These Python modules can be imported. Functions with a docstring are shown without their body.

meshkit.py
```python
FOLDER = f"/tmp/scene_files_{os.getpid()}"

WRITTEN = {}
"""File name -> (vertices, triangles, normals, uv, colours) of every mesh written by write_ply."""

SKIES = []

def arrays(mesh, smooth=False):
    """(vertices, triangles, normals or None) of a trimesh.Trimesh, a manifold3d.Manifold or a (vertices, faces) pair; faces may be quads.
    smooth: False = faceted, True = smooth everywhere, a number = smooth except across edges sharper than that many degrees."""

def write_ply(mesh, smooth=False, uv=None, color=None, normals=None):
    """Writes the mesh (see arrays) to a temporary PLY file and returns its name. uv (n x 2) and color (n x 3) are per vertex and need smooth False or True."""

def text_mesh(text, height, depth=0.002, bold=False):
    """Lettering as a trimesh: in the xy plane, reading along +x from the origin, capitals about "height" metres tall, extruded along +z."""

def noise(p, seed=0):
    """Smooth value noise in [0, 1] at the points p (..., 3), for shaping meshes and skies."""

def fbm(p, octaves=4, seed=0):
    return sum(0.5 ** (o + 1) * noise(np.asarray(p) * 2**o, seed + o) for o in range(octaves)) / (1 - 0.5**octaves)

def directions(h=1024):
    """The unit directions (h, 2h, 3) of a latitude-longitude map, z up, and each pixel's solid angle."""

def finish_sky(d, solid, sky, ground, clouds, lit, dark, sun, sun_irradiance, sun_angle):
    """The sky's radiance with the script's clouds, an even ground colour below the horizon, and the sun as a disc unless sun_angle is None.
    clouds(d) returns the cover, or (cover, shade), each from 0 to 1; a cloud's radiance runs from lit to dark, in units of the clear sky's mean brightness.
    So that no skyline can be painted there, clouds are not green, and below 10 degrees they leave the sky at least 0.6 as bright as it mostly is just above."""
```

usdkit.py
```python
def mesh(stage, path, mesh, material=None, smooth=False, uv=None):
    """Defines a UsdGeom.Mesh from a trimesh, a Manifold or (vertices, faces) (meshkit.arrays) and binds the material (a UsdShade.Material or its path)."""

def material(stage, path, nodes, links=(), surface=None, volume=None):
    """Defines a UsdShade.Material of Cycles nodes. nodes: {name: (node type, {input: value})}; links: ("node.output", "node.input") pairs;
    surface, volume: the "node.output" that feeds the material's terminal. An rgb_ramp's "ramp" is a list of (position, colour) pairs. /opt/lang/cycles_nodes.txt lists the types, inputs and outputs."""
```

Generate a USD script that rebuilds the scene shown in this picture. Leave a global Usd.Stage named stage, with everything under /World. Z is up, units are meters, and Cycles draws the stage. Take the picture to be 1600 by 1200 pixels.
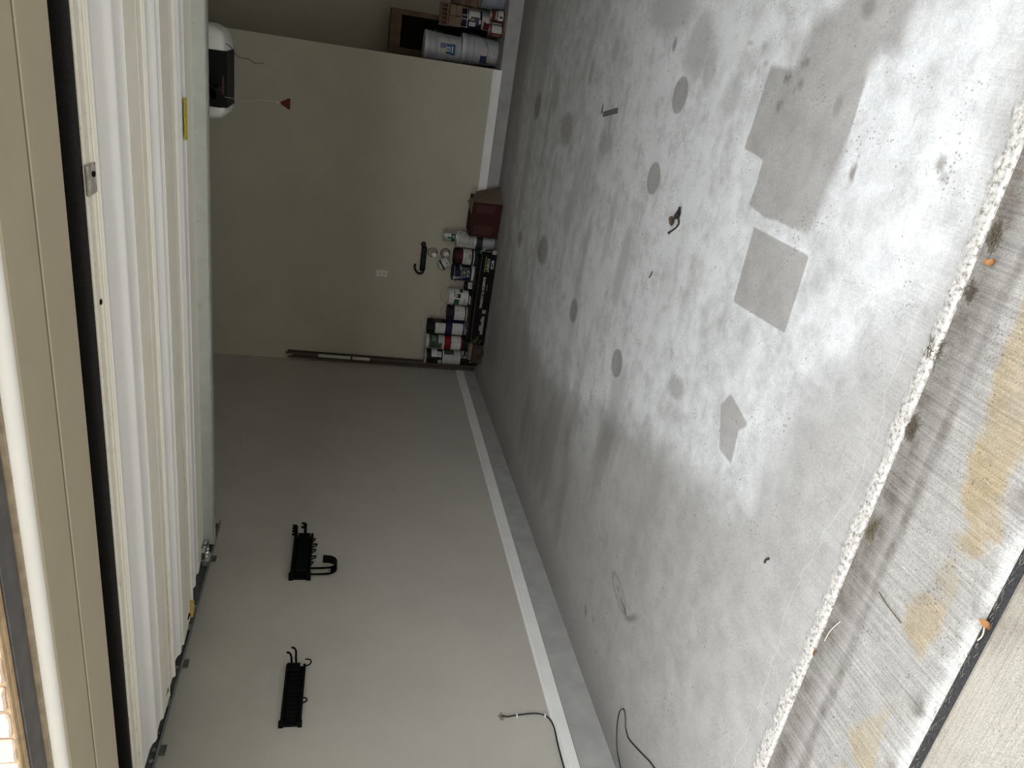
import math, random
import numpy as np
import trimesh
import shapely
from shapely.geometry import Polygon
import meshkit, usdkit
from pxr import Usd, UsdGeom, UsdLux, UsdShade, Sdf, Gf, Vt

stage = Usd.Stage.CreateInMemory()
UsdGeom.Xform.Define(stage, '/World')
UsdGeom.Scope.Define(stage, '/World/Looks')
PI = math.pi

# ------------------------------------------------------------------ camera, sky, exposure
H = 1.4496                                    # eye height above the slab at the back wall; the phone was held upright, so the picture lies on its side
FWD, RGT, UPV = (np.array(v) for v in ((-0.408687, 0.884245, -0.225313), (0.900383, 0.430861, 0.057741), (-0.148136, 0.179271, 0.972583)))
def ortho(f, r):
    f = f / np.linalg.norm(f); r = r - f * (r @ f); r /= np.linalg.norm(r)
    return f, r, np.cross(r, f)
FWD, RGT, UPV = ortho(FWD, RGT)
cam = UsdGeom.Camera.Define(stage, '/World/camera')
cam.CreateHorizontalApertureAttr(36.0)
cam.CreateVerticalApertureAttr(27.0)
cam.CreateFocalLengthAttr(36.0 * 1178.13 / 1600)
cam.CreateClippingRangeAttr((0.05, 1000.0))
M = Gf.Matrix4d(*(-UPV), 0, *RGT, 0, *(-FWD), 0, 0.0, 0.0, H, 1)
cam.AddTransformOp().Set(M)
cam.CreateExposureAttr(0.5)
sky = UsdLux.DomeLight.Define(stage, '/World/sky')          # bright even overcast
sky.CreateIntensityAttr(1.0)
sky.CreateColorAttr(Gf.Vec3f(0.97, 0.985, 1.0))

# ------------------------------------------------------------------ room numbers
XL, YB, XR = -3.3242, 7.5178, -0.2567          # left wall, back wall, free end of the back wall
ZB, HB, SL = 0.1189, 0.083, 0.0148             # kerb top, baseboard height, fall of the slab towards the door
X2, YN, ZC = 2.55, 8.65, 3.02                  # right wall, niche back, ceiling
fz = lambda y: SL * (y - YB)                   # slab height

# ------------------------------------------------------------------ helpers
used = {}
def numbered(name, parent='/World'):
    k = (parent, name); n = used.get(k, 0); used[k] = n + 1
    return name if n == 0 else f'{name}_{n:03d}'
def data(prim, **kw):
    for k, v in kw.items():
        if v: prim.SetCustomDataByKey(k, v)
def path_of(o): return '/World' if o is None else str(o.GetPath())
def thing(name, label, cat, loc=(0, 0, 0), rotz=0, group=None):
    x = UsdGeom.Xform.Define(stage, '/World/' + numbered(name))
    x.AddTranslateOp().Set(Gf.Vec3d(*map(float, loc)))
    if rotz: x.AddRotateZOp().Set(math.degrees(rotz))
    data(x.GetPrim(), label=label, category=cat, group=group)
    return x.GetPrim()
def obj(name, mesh, mat, parent=None, label=None, smooth=30, kind=None):
    par = path_of(parent)
    m = usdkit.mesh(stage, par + '/' + numbered(name, par), mesh, mat, smooth=smooth)
    data(m.GetPrim(), label=label, kind=kind)
    return m.GetPrim()
def solo(name, mesh, mat, label, cat, group=None, kind=None, smooth=30):
    p = obj(name, mesh, mat, None, label, smooth, kind); data(p, category=cat, group=group); return p
def struct(name, mesh, mat, label=None, smooth=False):
    return obj(name, mesh, mat, None, label, smooth, 'structure')

def box(x0, x1, y0, y1, z0, z1):
    m = trimesh.creation.box([x1 - x0, y1 - y0, z1 - z0]); m.apply_translation([(x0 + x1) / 2, (y0 + y1) / 2, (z0 + z1) / 2]); return m
def rbox(x0, x1, y0, y1, z0, z1, b=0.003):
    lo, hi = np.array([x0, y0, z0]), np.array([x1, y1, z1]); b = min(b, (hi - lo).min() * .49)
    pts = []
    for s in np.ndindex(2, 2, 2):
        c = np.where(np.array(s) == 0, lo, hi); d = np.where(np.array(s) == 0, 1, -1)
        for k in range(3):
            q = c + d * b; q[k] = c[k]; pts.append(q)
    return trimesh.convex.convex_hull(np.array(pts))
def cat(*ms): return trimesh.util.concatenate([m for x in ms for m in (x if isinstance(x, (list, tuple)) else [x])])
def lathe(prof, n=32):
    p = np.array(prof, float); a = np.arange(n) * 2 * PI / n
    v = np.stack([p[:, None, 0] * np.cos(a), p[:, None, 0] * np.sin(a), np.repeat(p[:, 1:2], n, 1)], -1).reshape(-1, 3)
    f = []
    for i in range(len(p) - 1):
        for j in range(n):
            k = (j + 1) % n; q = [i * n + j, i * n + k, (i + 1) * n + k, (i + 1) * n + j]
            f += [[q[0], q[1], q[2]], [q[0], q[2], q[3]]]
    m = trimesh.Trimesh(v, np.array(f), process=False); m.merge_vertices(); m.update_faces(m.nondegenerate_faces()); return m
def tube(pts, r, n=8, caps=True):
    p = np.array(pts, float); R = np.broadcast_to(r, (len(p),)).astype(float)
    t = np.gradient(p, axis=0); t /= np.linalg.norm(t, axis=1, keepdims=True) + 1e-12
    a = np.cross(t[0], [0, 0, 1.0] if abs(t[0][2]) < .9 else [1.0, 0, 0]); A = []
    for k in range(len(p)):
        a = a - t[k] * (a @ t[k]); a /= np.linalg.norm(a) + 1e-12; A.append(a)
    A = np.array(A); B = np.cross(t, A); g = np.arange(n) * 2 * PI / n
    v = (p[:, None] + R[:, None, None] * (np.cos(g)[None, :, None] * A[:, None] + np.sin(g)[None, :, None] * B[:, None])).reshape(-1, 3)
    f = []
    for i in range(len(p) - 1):
        for j in range(n):
            k = (j + 1) % n; q = [i * n + j, i * n + k, (i + 1) * n + k, (i + 1) * n + j]
            f += [[q[0], q[1], q[2]], [q[0], q[2], q[3]]]
    if caps:
        v = np.vstack([v, p[0], p[-1]]); c = len(v) - 2; e = (len(p) - 1) * n
        for j in range(n):
            k = (j + 1) % n; f += [[c, k, j], [c + 1, e + j, e + k]]
    return trimesh.Trimesh(v, np.array(f), process=False)
def smoothpath(pts, n=8):
    p = np.array(pts, float); P = np.vstack([2 * p[0] - p[1], p, 2 * p[-1] - p[-2]]); out = []
    for i in range(1, len(P) - 2):
        for t in np.linspace(0, 1, n, endpoint=False):
            a, b, c, d = P[i - 1:i + 3]
            out.append(.5 * (2 * b + (c - a) * t + (2 * a - 5 * b + 4 * c - d) * t * t + (3 * b - a - 3 * c + d) * t ** 3))
    return np.array(out + [p[-1]])
def extrude_x(poly_yz, x0, x1):
    m = trimesh.creation.extrude_polygon(Polygon(poly_yz), x1 - x0, engine='earcut')
    v = m.vertices.copy(); m.vertices = np.stack([v[:, 2] + x0, v[:, 0], v[:, 1]], 1); return m
def extrude_y(poly_xz, y0, y1):
    m = trimesh.creation.extrude_polygon(Polygon(poly_xz), y1 - y0, engine='earcut')
    v = m.vertices.copy(); m.vertices = np.stack([v[:, 0], v[:, 2] + y0, v[:, 1]], 1); m.invert(); return m
def moved(m, loc=(0, 0, 0), rot=None):
    m = m.copy()
    if rot is not None:
        for ax, ang in rot: m.apply_transform(trimesh.transformations.rotation_matrix(ang, ax))
    m.apply_translation(loc); return m
EX, EY, EZ = [1, 0, 0], [0, 1, 0], [0, 0, 1]

# ------------------------------------------------------------------ materials
looks = {}
def srgb(r, g, b):
    c = np.array([r, g, b]) / 255.0
    return tuple(np.where(c <= .04045, c / 12.92, ((c + .055) / 1.055) ** 2.4).tolist())
def flat(name, col, rough=.6, metallic=0.0, spec=.5, var=0.0, scale=30, bump=0.0, stretch=(1, 1, 1)):
    """A plain surface with a little uneven tone (var) and relief (bump)."""
    if name in looks: return looks[name]
    nodes = {'p': ('principled_bsdf', {'base_color': col, 'roughness': rough, 'metallic': metallic, 'specular_ior_level': spec})}
    links = []
    if var or bump:
        nodes['tc'] = ('geometry', {}); nodes['mp'] = ('mapping', {'scale': stretch})
        nodes['n'] = ('noise_texture', {'scale': scale, 'detail': 5.0, 'roughness': .6})
        links += [('tc.position', 'mp.vector'), ('mp.vector', 'n.vector')]
    if var:
        lo = tuple(c * (1 - var) for c in col); hi = tuple(min(1, c * (1 + var)) for c in col)
        nodes['r'] = ('rgb_ramp', {'ramp': [(.25, lo), (.75, hi)]})
        links += [('n.fac', 'r.fac'), ('r.color', 'p.base_color')]
    if bump:
        nodes['b'] = ('bump', {'strength': 1.0, 'distance': bump}); links += [('n.fac', 'b.height'), ('b.normal', 'p.normal')]
    looks[name] = usdkit.material(stage, '/World/Looks/' + name, nodes, links, surface='p.BSDF'); return looks[name]

def wall_paint(name, col, stretch):
    """Flat greige wall paint: roller texture, faint scuffs and a few dark nicks."""
    nodes = {'g': ('geometry', {}), 'm': ('mapping', {'scale': stretch}),
             'n': ('noise_texture', {'scale': 45.0, 'detail': 3.0}), 'b': ('bump', {'strength': .7, 'distance': .0016}),
             'n2': ('noise_texture', {'scale': 2.2, 'detail': 6.0, 'roughness': .6}), 'r2': ('rgb_ramp', {'ramp': [(.3, tuple(c * .94 for c in col)), (.7, tuple(c * 1.05 for c in col))]}),
             'v': ('voronoi_texture', {'scale': 3.1}), 'lt': ('math', {'math_type': 'less_than', 'value2': .018}),
             'n3': ('noise_texture', {'scale': 9.0, 'detail': 2.0}), 'gt': ('math', {'math_type': 'greater_than', 'value2': .58}), 'mu': ('math', {'math_type': 'multiply'}),
             'mx': ('mix', {'color2': tuple(c * .3 for c in col)}), 'p': ('principled_bsdf', {'roughness': .62, 'specular_ior_level': .35})}
    links = [('g.position', 'm.vector'), ('m.vector', 'n.vector'), ('n.fac', 'b.height'), ('b.normal', 'p.normal'), ('g.position', 'n2.vector'), ('n2.fac', 'r2.fac'),
             ('g.position', 'v.vector'), ('v.distance', 'lt.value1'), ('g.position', 'n3.vector'), ('n3.fac', 'gt.value1'), ('lt.value', 'mu.value1'), ('gt.value', 'mu.value2'),
             ('mu.value', 'mx.fac'), ('r2.color', 'mx.color1'), ('mx.color', 'p.base_color')]
    return usdkit.material(stage, '/World/Looks/' + name, nodes, links, surface='p.BSDF')

WALL = (0.43, 0.408, 0.345)
wall_side_mat = wall_paint('wall_paint_lit_tint', (.432, .418, .372), (1.0, .28, 1.0))  # same paint as the back wall, kept neutral as lit near the opening
wall_back_mat = wall_paint('wall_paint_shade_tint', (.43, .405, .322), (.28, 1.0, 1.0))  # same paint as the left wall, yellowed to imitate the dim light in depth
ceil_mat = flat('ceiling_paint', (.36, .34, .30), .8, var=.03, scale=3, bump=.001)
white_trim = flat('white_trim_paint', (.74, .74, .72), .4, var=.05, scale=7)
kerb_mat = flat('kerb_concrete', (.33, .33, .32), .8, var=.16, scale=6, bump=.0015)

def grid_attr_mesh(name, xs, ys, zfun, attrs, mat, parent=None):
    """A ground sheet with skirts; attrs are per-vertex float3 primvars that carry its stains."""
    gx, gy = np.meshgrid(xs, ys, indexing='ij'); P = np.stack([gx, gy, zfun(gx, gy)], -1)
    nx, ny = len(xs), len(ys); idx = np.arange(nx * ny).reshape(nx, ny)
    q = np.stack([idx[:-1, :-1], idx[1:, :-1], idx[1:, 1:], idx[:-1, 1:]], -1).reshape(-1, 4)
    f = np.vstack([q[:, [0, 1, 2]], q[:, [0, 2, 3]]])
    v = P.reshape(-1, 3); A = {k: a.reshape(-1, 3) for k, a in attrs(gx, gy).items()}
    loop = np.concatenate([idx[:, 0], idx[-1, 1:], idx[-2::-1, -1], idx[0, -2:0:-1]])
    low = v[loop].copy(); low[:, 2] -= .12; n0 = len(v); m = len(loop)
    j = np.arange(m); k = (j + 1) % m
    f = np.vstack([f, np.stack([loop[j], n0 + j, loop[k]], 1), np.stack([loop[k], n0 + j, n0 + k], 1)])
    A = {kk: np.vstack([a, a[loop]]) for kk, a in A.items()}; v = np.vstack([v, low])
    me = usdkit.mesh(stage, path_of(parent) + '/' + numbered(name, path_of(parent)), (v, f), mat, smooth=False)
    for kk, a in A.items():
        UsdGeom.PrimvarsAPI(me).CreatePrimvar(kk, Sdf.ValueTypeNames.Color3fArray, 'vertex').Set(Vt.Vec3fArray.FromNumpy(a.astype(np.float32)))
    return me.GetPrim()
def fbm2(x, y, sx, sy, seed, o=4):
    return meshkit.fbm(np.stack([x * sx, y * sy, np.zeros_like(x) + seed * 3.7], -1), o, seed)
def sdf_poly(x, y, poly):
    """Signed distance, negative inside."""
    p = np.array(poly, float); d = np.full(x.shape, 1e9); ins = np.zeros(x.shape, bool)
    for a, b in zip(p, np.roll(p, -1, 0)):
        e = b - a; wx, wy = x - a[0], y - a[1]
        t = np.clip((wx * e[0] + wy * e[1]) / (e @ e), 0, 1)
        d = np.minimum(d, np.hypot(wx - e[0] * t, wy - e[1] * t))
        c = (a[1] <= y) != (b[1] <= y)
        with np.errstate(divide='ignore', invalid='ignore'):
            xc = a[0] + (y - a[1]) * e[0] / (e[1] if e[1] else 1e-12)
        ins ^= c & (x < xc)
    return np.where(ins, -d, d)
def sstep(a, b, v):
    t = np.clip((v - a) / (b - a), 0, 1); return t * t * (3 - 2 * t)

# --- the slab: bare grey concrete under a white spray-paint haze that was masked by tins, boards and sheets
SQUARE = [(-.503, 2.654), (-.504, 2.263), (-.785, 2.262), (-.806, 2.652)]
BOARD = [(.5, 2.40), (.279, 2.513), (.214, 2.647), (.138, 2.666), (.065, 2.689), (.067, 2.855), (-.247, 2.883), (-.26, 2.724), (-.434, 2.731), (-.45, 2.639), (-.448, 2.303), (-.334, 2.278), (-.151, 2.257), (.09, 2.255), (.133, 2.232), (.137, 2.133), (.256, 2.138), (.5, 2.12)]
SCRAP = [(-1.131, 2.479), (-1.178, 2.305), (-1.23, 2.354), (-1.369, 2.335), (-1.366, 2.444), (-1.204, 2.528)]
TINS = [(-1.526, 3.658, .08, .006), (-.111, 3.624, .084, .008), (-.52, 3.717, .081, .006), (-1.977, 3.559, .062, .03), (-1.544, 4.553, .08, .02), (-.443, 6.405, .1, .03), (-1.527, 6.319, .072, .03)]
def floor_attrs(x, y):
    wob = fbm2(x, y, 3, 3, 1) - .5
    bound = [(-1.3, 6.9), (-1.85, 6.4), (-2.15, 5.4), (-2.15, 4.5), (-1.90, 3.8), (-1.72, 3.16), (-1.64, 2.72), (-1.60, 2.5), (-1.56, 2.3), (-1.42, 2.14), (-1.27, 2.09), (-1.05, 2.08), (-.84, 1.93), (-.62, 1.80), (-.45, 1.73), (-.3, 1.70), (-.1, 1.68), (.2, 1.72), (3, 1.8), (3, 7.0), (-.3, 7.0)]
    d = sdf_poly(x, y, bound) + wob * .22
    core = sstep(.13, -.17, d)
    far = (.84 + .16 * sstep(2.6, 3.5, y)) * (1 - .15 * sstep(4.5, 6.6, y))                                   # the haze thins away from the door
    streak = fbm2(x, y, .9, 5.5, 5, 4)                                    # broom-like streaks running along x
    blot = fbm2(x, y, 2.2, 2.2, 9, 5)
    haze = np.clip(core * far * np.minimum((.62 + .75 * blot) * (.70 + .55 * streak), 1.05), 0, 1)
    back = .58 * sstep(.36, .62, streak) * sstep(7.5, 6.6, y) * sstep(2.9, 3.9, y) * sstep(-2.7, -1.6, x)
    spray = np.clip(np.maximum(haze, back) + .05 * (blot - .5), 0, 1)
    # a bright rim of paint along the masked shapes
    pv = np.full(x.shape, 3.0)
    soft_board = .006 + .03 * sstep(2.45, 2.26, y) * sstep(-.05, -.3, x) + .022 * sstep(.0, .15, x) + .02 * sstep(2.7, 2.6, y) * sstep(.03, .1, x)
    for sd, w in ((sdf_poly(x, y, SQUARE), .0045), (sdf_poly(x, y, BOARD) + (fbm2(x, y, 14, 14, 3) - .5) * .02, soft_board), (sdf_poly(x, y, SCRAP), .007)):
        pv = np.minimum(pv, sd / w)
        spray = np.maximum(spray, np.clip(.92 * np.exp(-np.maximum(sd, 0) / .07), 0, 1) * sstep(.3, .8, core + .3))
    for cx, cy, r, w in TINS:
        pv = np.minimum(pv, (np.hypot(x - cx, y - cy) - r) / w)
    # dark marks: drag streaks behind the tins, oily blots, dirt along the kerb
    dirt = np.zeros(x.shape)
    def blob(cx, cy, ax, ay, s, rot=0.0, n=.75):
        nonlocal dirt
        c, q = math.cos(rot), math.sin(rot); u, v = (x - cx) * c + (y - cy) * q, -(x - cx) * q + (y - cy) * c
        rr = np.hypot(u / ax, v / ay) + (fbm2(x, y, 9, 9, 11) - .5) * n
        dirt = np.maximum(dirt, s * sstep(1.0, .45, rr))
    for a in ((-.35, 4.55, .16, .05, .35), (-.25, 4.35, .2, .04, .3), (-.75, 4.75, .3, .035, .35), (-.9, 5.6, .25, .05, .3),
              (-1.323, 2.929, .075, .11, .55), (-1.413, 5.552, .15, .2, .75), (-.477, 4.564, .12, .14, .55), (-.497, 5.452, .14, .22, .65), (-1.2, 4.56, .42, .06, .42), (-1.05, 3.88, .30, .10, .40),
              (.10, 3.53, .20, .17, .42), (.02, 3.38, .10, .08, .35), (.24, 3.95, .12, .40, .45), (-.9, 4.2, .35, .08, .3), (-1.0, 5.05, .22, .12, .4), (-.05, 3.1, .12, .1, .3), (.027, 2.72, .022, .018, .8), (-.068, 2.716, .024, .02, .85), (-.05, 2.70, .012, .01, .8), (.088, 2.617, .02, .03, .6), (.032, 2.70, .03, .02, .7), (.079, 2.632, .02, .03, .55), (.017, 2.618, .022, .028, .6), (-.007, 2.647, .02, .018, .5), (.126, 2.939, .026, .022, .5), (.069, 2.891, .018, .026, .55), (.039, 2.935, .03, .016, .4), (.136, 3.059, .012, .035, .45), (-.03, 2.36, .05, .03, .35), (.26, 2.36, .05, .05, .5), (-.30, 5.9, .25, .13, .4), (-1.0, 6.5, .6, .08, .35),
              (-.9, 3.05, .3, .05, .18), (-.45, 6.0, .5, .07, .3), (-2.2, 4.6, .5, .2, .14), (-.124, 1.829, .035, .03, .75), (-.209, 2.176, .035, .014, .9), (-.155, 1.80, .02, .02, .6), (.107, 3.822, .05, .035, .95), (-.09, 5.1, .12, .05, .5), (.05, 4.7, .1, .09, .4)):
        blob(*a)
    c, q = math.cos(1.37), math.sin(1.37); u, v = (x + 2.552) * c + (y - 2.955) * q, -(x + 2.552) * q + (y - 2.955) * c
    rr = np.hypot(u / .135, v / .048) + (fbm2(x, y, 14, 14, 13) - .5) * .5
    dirt = np.maximum(dirt, .62 * sstep(1.08, .92, rr) * (1 - .75 * sstep(.90, .68, rr)))
    blob(-2.566, 2.875, .075, .012, 1.0, 1.40, .7); blob(-2.535, 2.985, .03, .008, .9, 1.2, .8); blob(-2.548, 2.775, .105, .010, .75, -.72, .9); blob(-2.53, 2.740, .085, .009, .65, -.66, .9)
    blob(-2.98, 3.30, .05, .02, .8, .6, 1.2); blob(-2.93, 3.18, .03, .012, .7, .9, 1.2); blob(-3.06, 3.05, .02, .02, .5, 0, 1.2)
    kerb = np.minimum(x - XL, YB - y)
    dirt = np.maximum(dirt, (.15 + .6 * fbm2(x, y, 4, 4, 21, 5)) * sstep(.42, .0, kerb) * .8)
    dirt = np.maximum(dirt, .36 * sstep(.5, .72, fbm2(x, y, 1.1, 4.2, 31, 5)) * sstep(2.3, 3.4, y))
    edge = 1.622 + .012 * (fbm2(x, y * 0, 1.3, 1, 41) - .5) * 2 + .006 * np.sin(x * 2.1)
    inner = edge + .004 + .034 * fbm2(x, y * 0, 9, 1, 43, 6)
    ridge = sstep(inner + .014, inner - .010, y + (fbm2(x, y, 34, 34, 44, 5) - .5) * .055)
    yc = np.interp(x, [-2.6, -2.309, -2.047, -1.719, -1.591, -1.347, -1.083, -.915, -.664, -.45, -.121, .4], [1.74, 1.739, 1.742, 1.749, 1.78, 1.759, 1.68, 1.69, 1.716, 1.69, 1.70, 1.72]) + (fbm2(x, y * 0, 16, 1, 47, 6) - .5) * .05
    crack = np.clip((y - yc) / .012, -3, 3)
    broom = .5 * sstep(2.0, 1.7, y)
    return {'paint': np.stack([spray, np.clip(pv, -3, 3) / 6 + .5, np.clip(dirt, 0, 1)], -1), 'paint_b': np.stack([ridge, crack / 6 + .5, broom], -1)}
def floor_z(x, y):
    a = floor_attrs(x, y)['paint_b'][..., 0]
    yn = np.clip((1.66 - y) / .05, 0, 1)
    return fz(y) + .0032 * a * (.5 + meshkit.fbm(np.stack([x * 40, y * 40, x * 0], -1), 3, 6)) * (1 - .6 * yn) - .006 * (y < 1.61) + .0012 * (meshkit.fbm(np.stack([x * 2, y * 2, x * 0], -1), 3, 8) - .5)

def concrete_material(name, bare, white, driveway=False):
    N = {'a': ('attribute', {'attribute': 'paint'}), 'sa': ('separate_color', {'color_type': 'rgb'}), 'b': ('attribute', {'attribute': 'paint_b'}), 'sb': ('separate_color', {'color_type': 'rgb'}), 'g': ('geometry', {}),
         'nf': ('noise_texture', {'scale': 160.0, 'detail': 6.0, 'roughness': .7}), 'nm': ('noise_texture', {'scale': 9.0, 'detail': 8.0, 'roughness': .68}), 'nl': ('noise_texture', {'scale': 1.3, 'detail': 4.0}),
         'ms': ('mapping', {'scale': (150.0, 2.2, 1.0)}), 'ns': ('noise_texture', {'scale': 1.0, 'detail': 3.0, 'roughness': .6}),
         # bare concrete: warm/cool drift, mottling, fine grain
         'rb': ('rgb_ramp', {'ramp': [(.28, tuple(c * .84 for c in bare)), (.5, bare), (.72, (bare[0] * 1.15, bare[1] * 1.15, bare[2] * 1.14))]}),
         'rw': ('rgb_ramp', {'ramp': [(.28, tuple(c * .80 for c in white)), (.45, tuple(c * .94 for c in white)), (.7, tuple(c * 1.05 for c in white))]}),
         # masked shapes
         'pm': ('map_range', {'from_min': .5 - 1 / 6, 'from_max': .5 + 1 / 6, 'range_type': 'smoothstep', 'clamp': True}),
         'sp': ('math', {'math_type': 'multiply', 'use_clamp': True}),
         'sn': ('map_range', {'from_min': .28, 'from_max': .66, 'to_min': .62, 'to_max': 1.25}), 'sadd': ('math', {'math_type': 'multiply', 'use_clamp': True}), 'sm': ('math', {'math_type': 'multiply', 'use_clamp': True}),
         'mixw': ('mix', {}), 'dk': ('mix', {'mix_type': 'multiply', 'color2': (.40, .37, .34)}), 'dn': ('math', {'math_type': 'multiply', 'use_clamp': True}), 'dr': ('map_range', {'from_min': .25, 'from_max': .6, 'to_min': .45, 'to_max': 1.2}),
         # specks of dirt and tiny chips
         'v': ('voronoi_texture', {'scale': 31.0, 'randomness': 1.0}), 'vt': ('math', {'math_type': 'less_than'}), 'vm': ('map_range', {'from_min': .50, 'from_max': .76, 'to_min': -.01, 'to_max': .15}), 'nv': ('noise_texture', {'scale': 4.5, 'detail': 3.0}),
         'spk': ('mix', {'color2': (.055, .048, .042)}), 'spf': ('math', {'math_type': 'multiply', 'value2': .62}),
         'gr': ('map_range', {'from_min': .25, 'from_max': .75, 'to_min': .80, 'to_max': 1.19}), 'grm': ('mix', {'mix_type': 'multiply', 'fac': 1.0}), 'grc': ('combine_color', {}),
         'bs': ('map_range', {'from_min': .32, 'from_max': .68, 'to_min': .84, 'to_max': 1.1}), 'bsc': ('combine_color', {}), 'bsm': ('mix', {'mix_type': 'multiply'}),
         'cd': ('noise_texture', {'scale': 2.6, 'detail': 3.0}), 'cv': ('mix', {'mix_type': 'add', 'fac': .55}), 'vc': ('voronoi_texture', {'feature': 'distance_to_edge', 'scale': 5.0}), 'vl': ('math', {'math_type': 'less_than', 'value2': .0045}), 'ng': ('noise_texture', {'scale': 3.7, 'detail': 2.0}), 'nh': ('map_range', {'from_min': .46, 'from_max': .62, 'to_min': 0.0, 'to_max': .26, 'clamp': True}), 'hm': ('math', {'math_type': 'multiply'}), 'hx': ('mix', {'color2': (.16, .145, .13)}),
         'v2': ('voronoi_texture', {'scale': 62.0}), 'v2t': ('math', {'math_type': 'less_than'}), 'v2m': ('map_range', {'from_min': .44, 'from_max': .72, 'to_min': -.01, 'to_max': .28}), 'n2': ('noise_texture', {'scale': 7.5, 'detail': 3.0}), 'v2f': ('math', {'math_type': 'multiply', 'value2': .5}), 'v2x': ('mix', {'color2': (.11, .10, .09)}),
         # crumbled lip
         'rdn': ('rgb_ramp', {'ramp': [(.38, (.16, .145, .125)), (.45, (.34, .325, .30)), (.54, (.49, .475, .445)), (.68, (.58, .565, .53))]}), 'rdm': ('mix', {}), 'nr': ('noise_texture', {'scale': 70.0, 'detail': 7.0, 'roughness': .7}),
         'cka': ('math', {'math_type': 'absolute'}), 'cks': ('math', {'math_type': 'subtract', 'value2': .5}), 'ckm': ('map_range', {'from_min': .0, 'from_max': .04, 'to_min': .22, 'to_max': 0.0, 'clamp': True}), 'ckx': ('mix', {'color2': (.74, .72, .69)}),
         'bp': ('bump', {'strength': .55, 'distance': .0016}), 'hb': ('math', {'math_type': 'multiply'}), 'hs': ('math', {'math_type': 'add'}), 'rg': ('map_range', {'from_min': .3, 'from_max': .7, 'to_min': .55, 'to_max': .8}),
         'p': ('principled_bsdf', {'specular_ior_level': .35})}
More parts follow.
